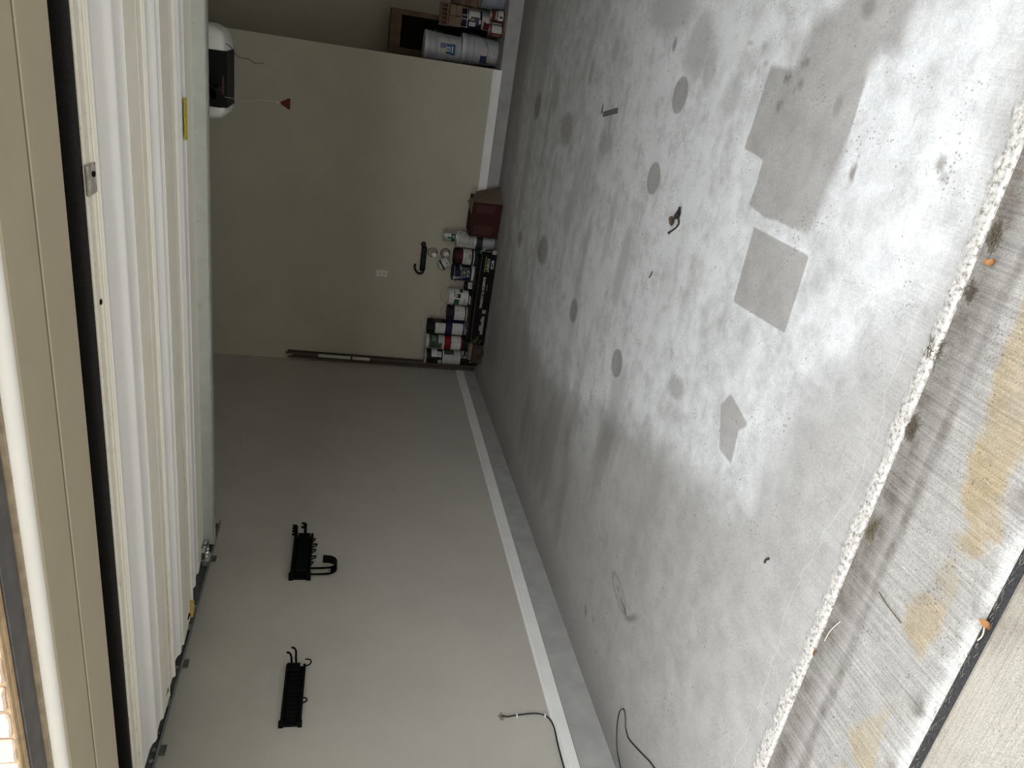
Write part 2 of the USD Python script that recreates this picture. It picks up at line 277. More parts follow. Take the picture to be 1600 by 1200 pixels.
    L = [('a.color', 'sa.color'), ('b.color', 'sb.color'), ('g.position', 'nf.vector'), ('g.position', 'nm.vector'), ('g.position', 'nl.vector'), ('g.position', 'ms.vector'), ('ms.vector', 'ns.vector'), ('g.position', 'nr.vector'), ('g.position', 'v.vector'), ('g.position', 'nv.vector'),
         ('nm.fac', 'rb.fac'), ('nm.fac', 'rw.fac'), ('sa.g', 'pm.value'), ('sa.r', 'sadd.value1'), ('nm.fac', 'sn.value'), ('sn.result', 'sadd.value2'), ('sadd.value', 'sp.value1'), ('pm.result', 'sp.value2'),
         ('sp.value', 'mixw.fac'), ('rb.color', 'mixw.color1'), ('rw.color', 'mixw.color2'),
         ('nm.fac', 'dr.value'), ('dr.result', 'dn.value1'), ('sa.b', 'dn.value2'), ('dn.value', 'dk.fac'), ('mixw.color', 'dk.color1'),
         ('v.distance', 'vt.value1'), ('nv.fac', 'vm.value'), ('vm.result', 'vt.value2'), ('vt.value', 'spf.value1'), ('spf.value', 'spk.fac'), ('dk.color', 'spk.color1'),
         ('g.position', 'cd.vector'), ('g.position', 'cv.color1'), ('cd.color', 'cv.color2'), ('cv.color', 'vc.vector'), ('vc.distance', 'vl.value1'), ('g.position', 'ng.vector'), ('ng.fac', 'nh.value'), ('vl.value', 'hm.value1'), ('nh.result', 'hm.value2'), ('hm.value', 'hx.fac'), ('spk.color', 'hx.color1'),
         ('g.position', 'v2.vector'), ('v2.distance', 'v2t.value1'), ('g.position', 'n2.vector'), ('n2.fac', 'v2m.value'), ('v2m.result', 'v2t.value2'), ('v2t.value', 'v2f.value1'), ('v2f.value', 'v2x.fac'), ('hx.color', 'v2x.color1'),
         ('nf.fac', 'gr.value'), ('gr.result', 'grc.r'), ('gr.result', 'grc.g'), ('gr.result', 'grc.b'), ('v2x.color', 'grm.color1'), ('grc.color', 'grm.color2'),
         ('ns.fac', 'bs.value'), ('bs.result', 'bsc.r'), ('bs.result', 'bsc.g'), ('bs.result', 'bsc.b'), ('sb.b', 'bsm.fac'), ('grm.color', 'bsm.color1'), ('bsc.color', 'bsm.color2'),
         ('sb.g', 'cks.value1'), ('cks.value', 'cka.value1'), ('cka.value', 'ckm.value'), ('ckm.result', 'ckx.fac'), ('bsm.color', 'ckx.color1'),
         ('nr.fac', 'rdn.fac'), ('sb.r', 'rdm.fac'), ('ckx.color', 'rdm.color1'), ('rdn.color', 'rdm.color2'), ('rdm.color', 'p.base_color'),
         ('ns.fac', 'hb.value1'), ('sb.b', 'hb.value2'), ('hb.value', 'hs.value1'), ('nf.fac', 'hs.value2'), ('hs.value', 'bp.height'), ('bp.normal', 'p.normal'), ('nm.fac', 'rg.value'), ('rg.result', 'p.roughness')]
    return usdkit.material(stage, '/World/Looks/' + name, N, L, surface='p.BSDF')
slab_mat = concrete_material('slab_concrete', (.352, .346, .335), (.67, .685, .69))

xs = np.concatenate([np.arange(XL - .05, .36, .0135), np.linspace(.40, X2 + .05, 30)])
ys = np.concatenate([np.arange(1.604, 1.70, .006), np.arange(1.70, 4.2, .0135), np.arange(4.2, YB + .06, .022)])
fl = grid_attr_mesh('floor', xs, ys, floor_z, floor_attrs, slab_mat); data(fl, kind='structure', label='concrete garage slab with white overspray and masked grey shapes')

# --- driveway apron between the slab lip and the tarry joint, and the next driveway slab
ORANGE = [[(.3, 1.44), (-.367, 1.43), (-.513, 1.425), (-.611, 1.412), (-.735, 1.405), (-.80, 1.375), (-.97, 1.325), (-.99, 1.25), (-.90, 1.23), (-.80, 1.265), (-.70, 1.25), (-.603, 1.235), (-.45, 1.21), (.3, 1.20)],
          [(-1.302, 1.363), (-1.24, 1.357), (-1.171, 1.317), (-1.15, 1.268), (-1.207, 1.249), (-1.265, 1.253), (-1.334, 1.265), (-1.314, 1.303)],
          [(-1.713, 1.374), (-1.633, 1.339), (-1.557, 1.306), (-1.50, 1.27), (-1.655, 1.265), (-1.691, 1.247), (-1.80, 1.25), (-1.78, 1.318)],
          [(-1.106, 1.34), (-1.037, 1.306), (-1.066, 1.267), (-1.128, 1.268)], [(-2.3, 1.36), (-1.8, 1.36), (-1.8, 1.24), (-2.3, 1.22)]]
DZ = -.011
def apron_attrs(x, y):
    o = np.zeros(x.shape); w = (fbm2(x, y, 13, 13, 51, 6) - .5) * .11 + (fbm2(x, y, 60, 60, 52, 3) - .5) * .03
    for k, p in enumerate(ORANGE):
        o = np.maximum(o, (1.0, .9, .8, .55, .6)[k] * sstep(.012, -.016, sdf_poly(x, y, p) + w))
    o *= .35 + 1.0 * fbm2(x, y, 9, 9, 57, 5)
    band = .85 * sstep(1.48, 1.57, y + (fbm2(x, y, 3, 5, 53) - .5) * .10) * (.5 + .8 * fbm2(x, y, 16, 10, 55, 5))
    stripe = .8 * sstep(.030, .004, np.abs(y - 1.475 + .02 * np.sin(x * 1.7) + (fbm2(x, y, 5, 5, 59) - .5) * .05)) * (.4 + fbm2(x, y, 4, 4, 61, 4)) * .95
    scab = .75 * sstep(.60, .72, fbm2(x, y, 9, 9, 63, 5)) * sstep(1.27, 1.2, y)
    white = sstep(.052, .012, y - 1.163 + (fbm2(x, y, 20, 20, 65, 5) - .5) * .06) * .9
    return {'paint': np.stack([white, np.clip(o, 0, 1), np.clip(np.maximum.reduce([band, stripe, scab]), 0, 1)], -1)}
def drive_attrs(x, y):
    edge = sstep(1.05, 1.13, y + (fbm2(x, y, 5, 5, 71) - .5) * .08) * (.3 + .9 * fbm2(x, y, 10, 10, 73, 4))
    return {'paint': np.stack([x * 0 + .15, .16 * edge, .10 + .4 * sstep(.6, .75, fbm2(x, y, 3, 9, 77, 5))], -1)}
def drive_material(name, base, clean, stretch=(130.0, 3.0, 1.0), line=.9):
    N = {'a': ('attribute', {'attribute': 'paint'}), 's': ('separate_color', {'color_type': 'rgb'}), 'g': ('geometry', {}), 'ms': ('mapping', {'scale': stretch}),
         'ns': ('noise_texture', {'scale': 1.0, 'detail': 4.0, 'roughness': .62}), 'nf': ('noise_texture', {'scale': 260.0, 'detail': 5.0, 'roughness': .7}), 'nm': ('noise_texture', {'scale': 14.0, 'detail': 8.0, 'roughness': .7}),
         'rb': ('rgb_ramp', {'ramp': [(.3, tuple(c * .82 for c in base)), (.5, base), (.72, tuple(min(1, c * 1.16) for c in base))]}),
         'mw': ('mix', {'color2': clean}), 'mo': ('mix', {'mix_type': 'multiply', 'color2': (1.0, .845, .585)}), 'md': ('mix', {'mix_type': 'multiply', 'color2': (.42, .385, .36)}),
         'bs': ('map_range', {'from_min': .34, 'from_max': .66, 'to_min': .74, 'to_max': 1.14}), 'bc': ('combine_color', {}), 'bm': ('mix', {'mix_type': 'multiply', 'fac': line}),
         'gs': ('map_range', {'from_min': .30, 'from_max': .70, 'to_min': .60, 'to_max': 1.26}), 'gc': ('combine_color', {}), 'gm': ('mix', {'mix_type': 'multiply', 'fac': 1.0}),
         'dn': ('math', {'math_type': 'multiply', 'use_clamp': True}), 'dr': ('map_range', {'from_min': .36, 'from_max': .60, 'to_min': .35, 'to_max': 1.3}),
         'v': ('voronoi_texture', {'scale': 85.0}), 'vt': ('math', {'math_type': 'less_than'}), 'vm': ('map_range', {'from_min': .42, 'from_max': .70, 'to_min': .0, 'to_max': .30}), 'vn': ('noise_texture', {'scale': 8.0, 'detail': 4.0}), 'vf': ('math', {'math_type': 'multiply', 'value2': .55}), 'vx': ('mix', {'color2': (.075, .067, .06)}),
         'hs': ('math', {'math_type': 'add'}), 'bp': ('bump', {'strength': .8, 'distance': .002}), 'p': ('principled_bsdf', {'roughness': .85, 'specular_ior_level': .2})}
    L = [('a.color', 's.color'), ('g.position', 'ms.vector'), ('ms.vector', 'ns.vector'), ('g.position', 'nf.vector'), ('g.position', 'nm.vector'), ('nm.fac', 'rb.fac'), ('rb.color', 'mw.color1'), ('s.r', 'mw.fac'),
         ('mw.color', 'mo.color1'), ('s.g', 'mo.fac'), ('nm.fac', 'dr.value'), ('dr.result', 'dn.value1'), ('s.b', 'dn.value2'), ('dn.value', 'md.fac'), ('mo.color', 'md.color1'),
         ('ns.fac', 'bs.value'), ('bs.result', 'bc.r'), ('bs.result', 'bc.g'), ('bs.result', 'bc.b'), ('md.color', 'bm.color1'), ('bc.color', 'bm.color2'),
         ('nf.fac', 'gs.value'), ('gs.result', 'gc.r'), ('gs.result', 'gc.g'), ('gs.result', 'gc.b'), ('bm.color', 'gm.color1'), ('gc.color', 'gm.color2'), ('g.position', 'v.vector'), ('v.distance', 'vt.value1'), ('g.position', 'vn.vector'), ('vn.fac', 'vm.value'), ('vm.result', 'vt.value2'), ('vt.value', 'vf.value1'), ('vf.value', 'vx.fac'), ('gm.color', 'vx.color1'), ('vx.color', 'p.base_color'),
         ('ns.fac', 'hs.value1'), ('nf.fac', 'hs.value2'), ('hs.value', 'bp.height'), ('bp.normal', 'p.normal')]
    return usdkit.material(stage, '/World/Looks/' + name, N, L, surface='p.BSDF')
apron_mat = drive_material('apron_concrete', (.335, .325, .305), (.50, .495, .475))
drive_mat = drive_material('driveway_concrete', (.365, .345, .30), (.46, .44, .40), (3.0, 150.0, 1.0), .5)
jy = lambda x: 1.166 + .004 * np.sin(x * 5) + .006 * (fbm2(x, x * 0, 6, 1, 81) - .5)
ap_x = np.concatenate([np.linspace(-6, -2.7, 12), np.arange(-2.6, .5, .0125), np.linspace(.6, 6, 12)])
t = np.linspace(0, 1, 46)
def apron_z(x, y): return fz(1.6) + DZ + (y - 1.6) * .018 - .004 * sstep(1.19, 1.162, y) + .001 * (fbm2(x, y, 6, 6, 83) - .5)
ap = grid_attr_mesh('driveway_apron', ap_x, np.linspace(1.163, 1.622, 46), apron_z, apron_attrs, apron_mat); data(ap, kind='structure', label='strip of broom-finished concrete with orange stains outside the garage slab')
dr_x = np.concatenate([np.linspace(-6, -2.2, 10), np.arange(-2.1, .3, .02), np.linspace(.4, 6, 12)])
dr = grid_attr_mesh('driveway', dr_x, np.concatenate([np.linspace(-9, -1, 12), np.linspace(-.8, .6, 20), np.linspace(.62, 1.143, 40)]), lambda x, y: fz(1.6) + DZ - .012 + (y - 1.13) * .02 - .006 * sstep(1.125, 1.143, y), drive_attrs, drive_mat); data(dr, kind='structure', label='pale driveway slab beyond the black joint')
struct('ground', box(-40, 40, -60, 30, -.42, -.32), flat('far_ground', (.34, .34, .28), .95, var=.3, scale=.4), 'ground around the house')
struct('trim_1', box(-6, 6, 1.136, 1.172, -.16, -.112), flat('joint_tar', (.02, .02, .021), .75, var=.6, scale=120, bump=.004), 'black expansion joint strip between driveway slabs')

# ------------------------------------------------------------------ added unseen house shape that blocks the lowest sky and darkens the garage depth
hs = struct('added_sky_blocker', cat(box(-22, 22, -24, -17, -.4, 2.9)), flat('blocker_brick', (.22, .15, .11), .9, var=.2, scale=1.5), 'added house shape behind the viewer that blocks the low sky')
obj('blocker_roof', extrude_x([(-24.6, 2.8), (-16.4, 2.8), (-20.5, 4.4)], -22.6, 22.6), flat('blocker_shingles', (.10, .095, .09), .9, var=.2, scale=2), hs)

# ------------------------------------------------------------------ room shell
struct('wall_left', box(XL - .14, XL - .004, 1.72, YN, ZB - .002, ZC), wall_side_mat, 'left garage wall in greige paint')
struct('wall_back', box(XL - .004, XR, YB + .004, YB + .12, ZB - .002, ZC), wall_back_mat, 'back garage wall in greige paint')
struct('wall_niche_back', box(-1.05, X2, YN, YN + .1, 0, ZC), wall_back_mat, 'far wall of the storage niche')
struct('wall_niche_side', box(-1.15, -1.05, YB + .12, YN + .1, 0, ZC), wall_side_mat)
struct('wall_right', box(X2, X2 + .12, 1.72, YN + .1, -.1, ZC), wall_side_mat)
struct('ceiling', box(XL - .14, X2 + .12, 1.36, YN + .1, ZC, ZC + .1), ceil_mat)
def kerb_profile(pts, a, b, axis):
    return extrude_y(pts, a, b) if axis == 'y' else extrude_x(pts, a, b)
struct('kerb_left', extrude_y([(XL - .14, -.3), (XL + .002, -.3), (XL + .002, ZB - .006), (XL - .003, ZB), (XL - .14, ZB)], 1.62, YB + .1), kerb_mat, 'concrete kerb under the left wall')
struct('kerb_back', extrude_x([(YB + .14, -.2), (YB - .002, -.2), (YB - .002, ZB - .006), (YB + .003, ZB), (YB + .14, ZB)], XL - .1, XR), kerb_mat, 'concrete kerb under the back wall')
struct('floor_niche', extrude_x([(YN + .1, -.2), (YB - .002, -.2), (YB - .002, .126), (YB + .008, .135), (YN + .1, .135)], XR, X2 + .1), kerb_mat, 'raised concrete shelf floor of the storage niche')
struct('floor_niche_rear', box(-1.15, XR, YB + .121, YN + .1, -.2, .135), kerb_mat)
bb = [(0, 0), (.013, 0), (.013, .058), (.0105, .060), (.0105, .063), (.012, .065), (.011, .074), (.006, .080), (.0055, .083), (0, .083)]
struct('baseboard_left', extrude_y([(XL - .004 + a, ZB + b) for a, b in bb], 1.76, YB + .002), white_trim, 'white baseboard along the left wall')
struct('baseboard_back', extrude_x([(YB + .004 - a, ZB + b) for a, b in bb[::-1]], XL, XR), white_trim, 'white baseboard along the back wall')

# ------------------------------------------------------------------ front wall over the door: bricks, steel lintel, trims
brick_far = usdkit.material(stage, '/World/Looks/brick_far', {'g': ('geometry', {}), 'm': ('mapping', {'rotation': (PI / 2, 0, 0)}), 'b': ('brick_texture', {'color1': (.62, .45, .34), 'color2': (.70, .58, .47), 'mortar': (.68, .62, .54), 'scale': 1.0, 'brick_width': .205, 'row_height': .068, 'mortar_size': .006}), 'p': ('principled_bsdf', {'roughness': .9})},
                            [('g.position', 'm.vector'), ('m.vector', 'b.vector'), ('b.color', 'p.base_color')], surface='p.BSDF')
JL, JR, SZ = -3.06, 2.24, 2.03
mortar = flat('mortar', (.40, .285, .175), .95, var=.3, scale=25, bump=.004)  # brown also stands in for shade on the brick undersides
wf = struct('wall_front', cat(box(-7, JL - .12, 1.27, 1.72, -.2, 3.4), box(JR + .12, 7, 1.27, 1.72, -.2, 3.4), box(JL - .12, JR + .12, 1.27, 1.42, 2.275, 3.4), box(JL - .12, JR + .12, 1.42, 1.745, SZ + .055, 3.4)), brick_far, 'brick front wall above the garage opening')
rng = random.Random(4)
bmats = [flat(f'face_brick_{k}', c, .9, var=.22, scale=22, bump=.005) for k, c in enumerate([(.56, .43, .34), (.62, .53, .45), (.58, .47, .38), (.52, .33, .23)])]
x = JL - .1
while x < JR + .02:
    w = .064 + rng.uniform(-.002, .002); yy = 1.253 + rng.uniform(-.002, .003); zz = 2.062 + rng.uniform(-.002, .003)
    b = rbox(x, x + w, yy, 1.352, zz, 2.268, .004); b = b.subdivide().subdivide()
    v = b.vertices; v += (np.stack([meshkit.noise(v * 60, s) for s in (1, 2, 3)], -1) - .5) * .005; b.vertices = v
    obj('brick', b, bmats[rng.choice([0, 0, 1, 1, 2, 3])], wf, smooth=False); x += w + .0105
obj('mortar_and_shade_strips', cat(box(JL - .1, JR + .02, 1.262, 1.36, 2.066, 2.272), rbox(JL - .1, JR + .02, 1.258, 1.274, 2.057, 2.075, .003), rbox(JL - .1, JR + .02, 1.2745, 1.289, 2.055, 2.075, .003)), mortar, wf)  # joint mortar, plus low strips painting the shaded undersides of the bricks
steel = flat('painted_lintel_steel', (.075, .072, .075), .45, spec=.6, var=.35, scale=18, bump=.001)
lin = solo('steel_lintel', cat(rbox(JL - .1, JR + .1, 1.290, 1.358, 2.052, 2.060, .002), box(JL - .1, JR + .1, 1.353, 1.361, 2.056, 2.15)), steel, 'dark painted steel lintel under the brick course over the opening', 'lintel')
beige = flat('beige_trim_paint', (.37, .325, .24), .45, var=.05, scale=6, bump=.0006)
white_v = flat('white_vinyl_trim', (.78, .775, .75), .5, var=.06, scale=5)
struct('trim_2', extrude_x([(1.361, 2.045), (1.372, 2.045), (1.372, 2.10), (1.361, 2.10)], JL - .1, JR + .1), flat('caulk_brown', (.33, .27, .19), .8, var=.3, scale=30), 'brown caulk line behind the lintel')
ang = np.linspace(-PI * .1, -PI * 1.1, 12)
struct('trim_3', extrude_x([(1.4025 + .0300 * math.cos(a), 2.056 + .0290 * math.sin(a)) for a in ang] + [(1.374, 2.11), (1.432, 2.11)], JL - .1, JR + .1), white_v, 'rounded white trim strip along the top of the opening', smooth=40)
def head(y0, y1, z, d=.03, r=.006): return extrude_x([(y0, z + r), (y0 + r, z), (y1 - r, z), (y1, z + r), (y1, z + d), (y0, z + d)], JL - .02, JR + .02)
struct('trim_4', head(1.424, 1.575, SZ, .05, .004), beige, 'beige head board of the garage opening', smooth=40)
struct('trim_5', head(1.582, 1.750, SZ, .05, .006), beige, 'beige door stop board behind the head board', smooth=40)
struct('trim_7', box(JL, JR, 1.5745, 1.5825, SZ + .0015, SZ + .03), flat('groove_shade', (.16, .125, .08), .8, var=.2, scale=30), 'dark strip imitating groove shade between the two beige boards')  # dark colour painted in place of the shadow gap between the boards
for s, xx in ((1, JL), (-1, JR)):
    a, b = sorted((xx, xx - s * .10))
    struct('trim_6', box(a, b, 1.40, 1.745, -.09, SZ), beige, 'beige jamb board of the garage opening')

# ------------------------------------------------------------------ the raised sectional garage door, seen from below
door_white = flat('door_panel_white', (.86, .86, .85), .45, var=.03, scale=4)
door_cream = flat('door_rail_cream', (.81, .775, .68), .5, var=.05, scale=9)
door_rim = flat('door_rim_white', (.72, .71, .68), .4)
rubber = flat('seal_rubber', (.007, .0062, .0065), .6, spec=.3, var=.9, scale=160, bump=.001)
galv = flat('galvanized_steel', (.50, .53, .515), .45, metallic=.65, var=.10, scale=14)
galv_dark = flat('track_steel', (.20, .215, .215), .45, metallic=.6, var=.25, scale=20)
black_plastic = flat('black_plastic', (.006, .006, .0065), .5, spec=.12)
dirty_white = usdkit.material(stage, '/World/Looks/dirty_retainer', {'g': ('geometry', {}), 'm': ('mapping', {'scale': (1, 2, 2)}), 'n': ('noise_texture', {'scale': 28.0, 'detail': 8.0, 'roughness': .75}), 'r': ('rgb_ramp', {'ramp': [(.27, (.14, .11, .08)), (.35, (.55, .50, .42)), (.42, (.68, .64, .56)), (.7, (.74, .71, .64))]}), 'p': ('principled_bsdf', {'roughness': .7})},
                             [('g.position', 'm.vector'), ('m.vector', 'n.vector'), ('n.fac', 'r.fac'), ('r.color', 'p.base_color')], surface='p.BSDF')
DL, DR = -3.11, 2.26
door = UsdGeom.Xform.Define(stage, '/World/door_1').GetPrim(); data(door, kind='structure', label='white sectional garage door rolled up overhead, seen from below')
def strip(yz, x0, x1, th=.04):
    """A folded sheet: its visible underside follows yz; th is its depth upwards."""
    top = [(y, max(z for _, z in yz) + th) for y in (yz[-1][0], yz[0][0])]
    return extrude_x(list(yz) + top, x0, x1)
def rise(y): return .0 if y < 3.3 else (y - 3.3) * .06            # the top section tips up a little
ZD = 2.155
def S(pts): return [(y, ZD + dz + rise(y)) for y, dz in pts]
def section(y_rail0, y_rail1, y_pan0, y_pan1, y_rib1, y_end, first=False):
    s = obj('section', strip(S([(y_pan0 - .004, .004), (y_pan0, .016), (y_pan0 + .01, .019), (y_pan1 - .03, .019), (y_pan1, .014), (y_pan1 + .016, .003), (y_pan1 + .035, .001), (y_pan1 + .055, .008), (y_rib1 - .02, .009), (y_rib1, .002)]), DL + .004, DR - .004, .025), door_white, door, smooth=35)
    obj('lower_rail', strip(S([(y_rail0, .004), (y_rail0 + .006, .010), (y_rail1 - .006, .010), (y_rail1, .006)]), DL, DR), door_cream, s)
    obj('rim', strip(S([(y_rail1, .003), (y_rail1 + .004, -.002), (y_pan0 - .006, -.002), (y_pan0 - .001, .006)]), DL, DR, .03), door_rim, s, 'bright folded rim')
    obj('upper_rail', strip(S([(y_rib1, .001), (y_rib1 + .008, .000), (y_end - .012, .000), (y_end - .006, -.003), (y_end - .001, .004)]), DL - .004, DR + .004), door_cream, s)
    return s
sa = section(2.345, 2.402, 2.424, 2.61, 2.752, 2.896)
sb = section(2.905, 3.006, 3.024, 3.139, 3.225, 3.418)
sc = section(3.428, 3.545, 3.562, 3.66, 3.80, 4.12)
ret = obj('bottom_retainer', strip([(2.282, ZD + .001), (2.288, ZD - .003), (2.325, ZD - .003), (2.33, ZD - .009), (2.338, ZD - .009), (2.343, ZD + .006)], DL, DR, .05), dirty_white, door, 'grimy white bottom retainer')
br = obj('splice_plate', rbox(-.56, -.475, 2.277, 2.346, ZD - .0105, ZD - .002, .002), flat('grimy_plate', (.36, .34, .31), .5, var=.6, scale=40), ret, 'scuffed steel splice plate')
obj('bolt', moved(lathe([(0, -.006), (.008, -.006), (.008, 0)], 10), (-.503, 2.312, ZD - .0105)), black_plastic, ret); obj('bolt', moved(lathe([(0, -.003), (.009, -.003), (.009, 0)], 10), (-.882, 2.318, ZD - .003)), black_plastic, ret)
obj('bottom_seal', extrude_x([(2.278, ZD + .004), (2.268, ZD + .006), (2.262, ZD + .022), (2.266, ZD + .052), (2.276, ZD + .062), (2.300, ZD + .06), (2.300, ZD + .004)], DL, DR), rubber, door, 'black rubber bottom seal', smooth=50)
YT = 4.045
st = obj('strut', cat(box(-3.085, DR - .02, YT, YT + .0025, 2.137, 2.236), box(-3.085, DR - .02, YT, YT + .055, 2.134, 2.139), box(-3.085, DR - .02, YT + .0525, YT + .055, 2.134, 2.22)), galv, door, 'galvanized steel strut across the top section', smooth=False)
for xx in np.arange(-2.9, 2.2, .46):
    obj('rivet', moved(lathe([(0, -.002), (.005, -.002), (.006, 0)], 8), (xx, YT - .001, 2.19), [(EX, PI / 2)]), black_plastic, st)
obj('warning_sticker', box(-.62, -.44, 3.745, 3.80, ZD + rise(3.77) - .0035, ZD + rise(3.77) - .001), flat('yellow_sticker', (.58, .45, .02), .5, var=.3, scale=90), door, 'small yellow sticker')
stamp = flat('stamp_ink', (.36, .27, .13), .8)
for (x0, y0) in ((-2.36, 3.40), (-2.86, 2.97), (-2.98, 2.37)):
    obj('ink_stamp', cat([box(x0 + i * .017, x0 + i * .017 + rng.uniform(.004, .010), y0, y0 + rng.uniform(.004, .009), ZD + rise(y0) - .0008 + (.010 if y0 != 3.40 else .0), ZD + rise(y0) + .012) for i in range(20)]), stamp, door, 'faint brown ink stamp', smooth=False)
obj('filler_block', rbox(-3.125, -3.05, 3.44, 3.50, ZD - .004, ZD + .03, .004), flat('yellow_wood', (.50, .36, .12), .7, var=.2, scale=40), sc, 'yellow wood filler in the rail end')
for (xx, yy) in ((-3.045, 2.862), (-3.055, 3.385)):
    obj('keyhole_slot', cat(box(xx - .004, xx + .004, yy - .03, yy + .012, ZD - .0008, ZD + .006), moved(lathe([(.003, -.002), (.008, -.002), (.008, 0), (.003, 0)], 12), (xx, yy, ZD))), black_plastic, door)
def roller(y, z, x0=-3.19, stem=-3.05):
    r = obj('roller', cat(moved(lathe([(0, -.006), (.012, -.006), (.0125, -.004), (.022, -.005), (.0235, 0), (.022, .005), (.0125, .004), (.012, .006), (0, .006)], 24), (x0, y, z), [(EY, PI / 2)]), tube([(x0, y, z), (stem, y, z)], .0045, 8)), flat('roller_grey', (.30, .30, .30), .4), door, 'grey nylon roller on steel stem')
    obj('hinge', cat(rbox(stem - .03, stem + .01, y - .035, y + .035, z + .010, z + .014, .001), rbox(stem - .03, stem + .0, y - .008, y + .008, z - .010, z + .012, .002)), galv_dark, r)
for y in (2.31, 2.915, 3.435): roller(y, 2.172 + rise(y) * .5)
roller(3.99, 2.178)
tb = obj('top_bracket', cat(rbox(-3.135, -3.05, 3.925, 4.03, 2.165, 2.170, .001), rbox(-3.135, -3.128, 3.94, 4.02, 2.150, 2.20, .001), rbox(-3.06, -3.05, 3.925, 4.03, 2.165, 2.215, .001)), galv, door, 'galvanized top roller bracket')
for dx, dy in ((-3.105, 3.955), (-3.08, 3.955), (-3.105, 3.995), (-3.08, 3.995)):
    obj('bolt', moved(lathe([(0, -.006), (.006, -.006), (.008, 0)], 8), (dx, dy, 2.165)), flat('bright_bolt', (.8, .8, .8), .25, metallic=1.0), tb)

# left track: one rail that bends down behind the jamb
def track_sweep(path, prof):
    P = np.array(path, float); t = np.gradient(P, axis=0); t /= np.linalg.norm(t, axis=1, keepdims=True)
    n = np.stack([t[:, 0] * 0, -t[:, 2], t[:, 1]], 1)
    k = len(prof); v = np.array([[P[i] + np.array([a, 0, 0]) + n[i] * b for a, b in prof] for i in range(len(P))]).reshape(-1, 3); f = []
    for i in range(len(P) - 1):
        for j in range(k - 1):
            q = [i * k + j, i * k + j + 1, (i + 1) * k + j + 1, (i + 1) * k + j]; f += [[q[0], q[1], q[2]], [q[0], q[2], q[3]]]
    return trimesh.Trimesh(v, f, process=False)
arc = [(0, 1.845 + .35 * (1 - math.cos(a)), 1.83 + .35 * math.sin(a)) for a in np.linspace(0, PI / 2, 14)]
tp = [(0, 1.845, -.05), (0, 1.845, .9)] + arc + [(0, 3.0, 2.18), (0, 4.43, 2.182)]
prof = [(.030, .0275), (.029, .0205), (.024, .0205), (.024, .025), (.004, .025), (.0, .021), (.0, -.021), (.004, -.025), (.028, -.025), (.030, -.021)]
for s, nm in ((1, 'left'), (-1, 'right')):
    tk = thing('door_track', f'steel C-shaped garage door track along the {"left wall near the ceiling" if s == 1 else "far right side of the raised door"}', 'door track', (0, 0, 0))
    x0 = -3.205 if s == 1 else 2.36
    pr = [(x0 + s * a, b) for a, b in prof]
    m1 = track_sweep(tp, pr); m2 = track_sweep(tp, [(a - s * .0025, b * 1.06) for a, b in pr]); m2.invert()
    obj('rail', cat(m1, m2), galv_dark, tk, smooth=40)
    for k, yy in enumerate((2.75, 3.3, 4.2)):
        obj('bracket', cat(rbox(min(x0, x0 - s * .115), max(x0, x0 - s * .115), yy - .03, yy + .03, 2.19, 2.194, .001), rbox(min(x0 - s * .112, x0 - s * .116), max(x0 - s * .112, x0 - s * .116), yy - .03, yy + .03, 2.15, 2.26, .001)), galv_dark, tk)
        obj('bolt', moved(lathe([(0, 0), (.007, 0), (.009, .003), (.009, .005), (0, .007)], 8), (x0 + s * .001, yy, 2.182), [(EY, s * PI / 2)]), galv, tk)
    for yy in (2.60, 2.66, 2.95, 3.16, 3.62):
        obj('screw', moved(lathe([(0, 0), (.011, 0), (.011, .002), (.004, .004), (0, .004)], 8), (x0 + s * .001, yy, 2.177), [(EY, s * PI / 2)]), galv, tk)

# ------------------------------------------------------------------ opener, its rail, release cord
lens_white = flat('lens_white', (.62, .62, .60), .35, var=.03, scale=20)
op = thing('garage_door_opener', 'black ceiling-hung garage door opener with white light lenses at both ends', 'garage door opener', (-.40, 4.75, 2.152))
def opener_profile(x0, x1, h=.25, d=.34, c=.034):
    pts = []
    for xx in (x0, x1):
        ins = 0
        for (a, b) in ((c, 0), (d - c, 0), (d, c), (d, h), (0, h), (0, c)): pts.append((xx, a, b))
    return trimesh.convex.convex_hull(np.array(pts))
obj('motor_cover', opener_profile(-.182, .118), black_plastic, op)
for x0, x1, s in ((.118, .246, 1), (-.182, -.256, -1)):
    pts = []
    for u in np.linspace(0, 1, 8):
        q = math.sqrt(1 - (u ** 2.6)) if u < 1 else 0.0
        xx = x0 + (x1 - x0) * u; e = (1 - q) * .07 + .006
        for (a, b) in ((e + .03, e), (.34 - e - .03, e), (.34 - e, e + .03), (.34 - e, .25), (e, .25), (e, e + .03)): pts.append((xx, a, b))
    obj('light_lens', trimesh.convex.convex_hull(np.array(pts)), lens_white, op, 'white translucent light lens', smooth=40)
tm = meshkit.text_mesh('Craftsman', .017, .001); tm.apply_transform(trimesh.transformations.rotation_matrix(PI / 2 + .78 - PI / 2 * 0, EX)); tm.apply_translation([-.125, .012, .014])
obj('lettering', tm, flat('red_print', (.17, .07, .07), .6, spec=.1), op, 'small red lettering')
for sx in (-.14, .08):
    obj('hanging_strap', box(sx, sx + .03, .16, .163, .25, ZC - 2.152), galv_dark, op)
obj('antenna_wire', tube(smoothpath([(.155, .02, .004), (.152, .0, -.014), (.13, -.02, -.04), (.10, -.03, -.07), (.098, -.03, -.12), (.082, -.03, -.155), (.088, -.03, -.20)], 6), .0018, 6), flat('brown_wire', (.03, .018, .012), .5), op, 'thin hanging antenna wire')
rail = thing('opener_rail', 'dark steel opener rail running from the header to the black opener', 'rail', (-.40, 1.76, 2.30))
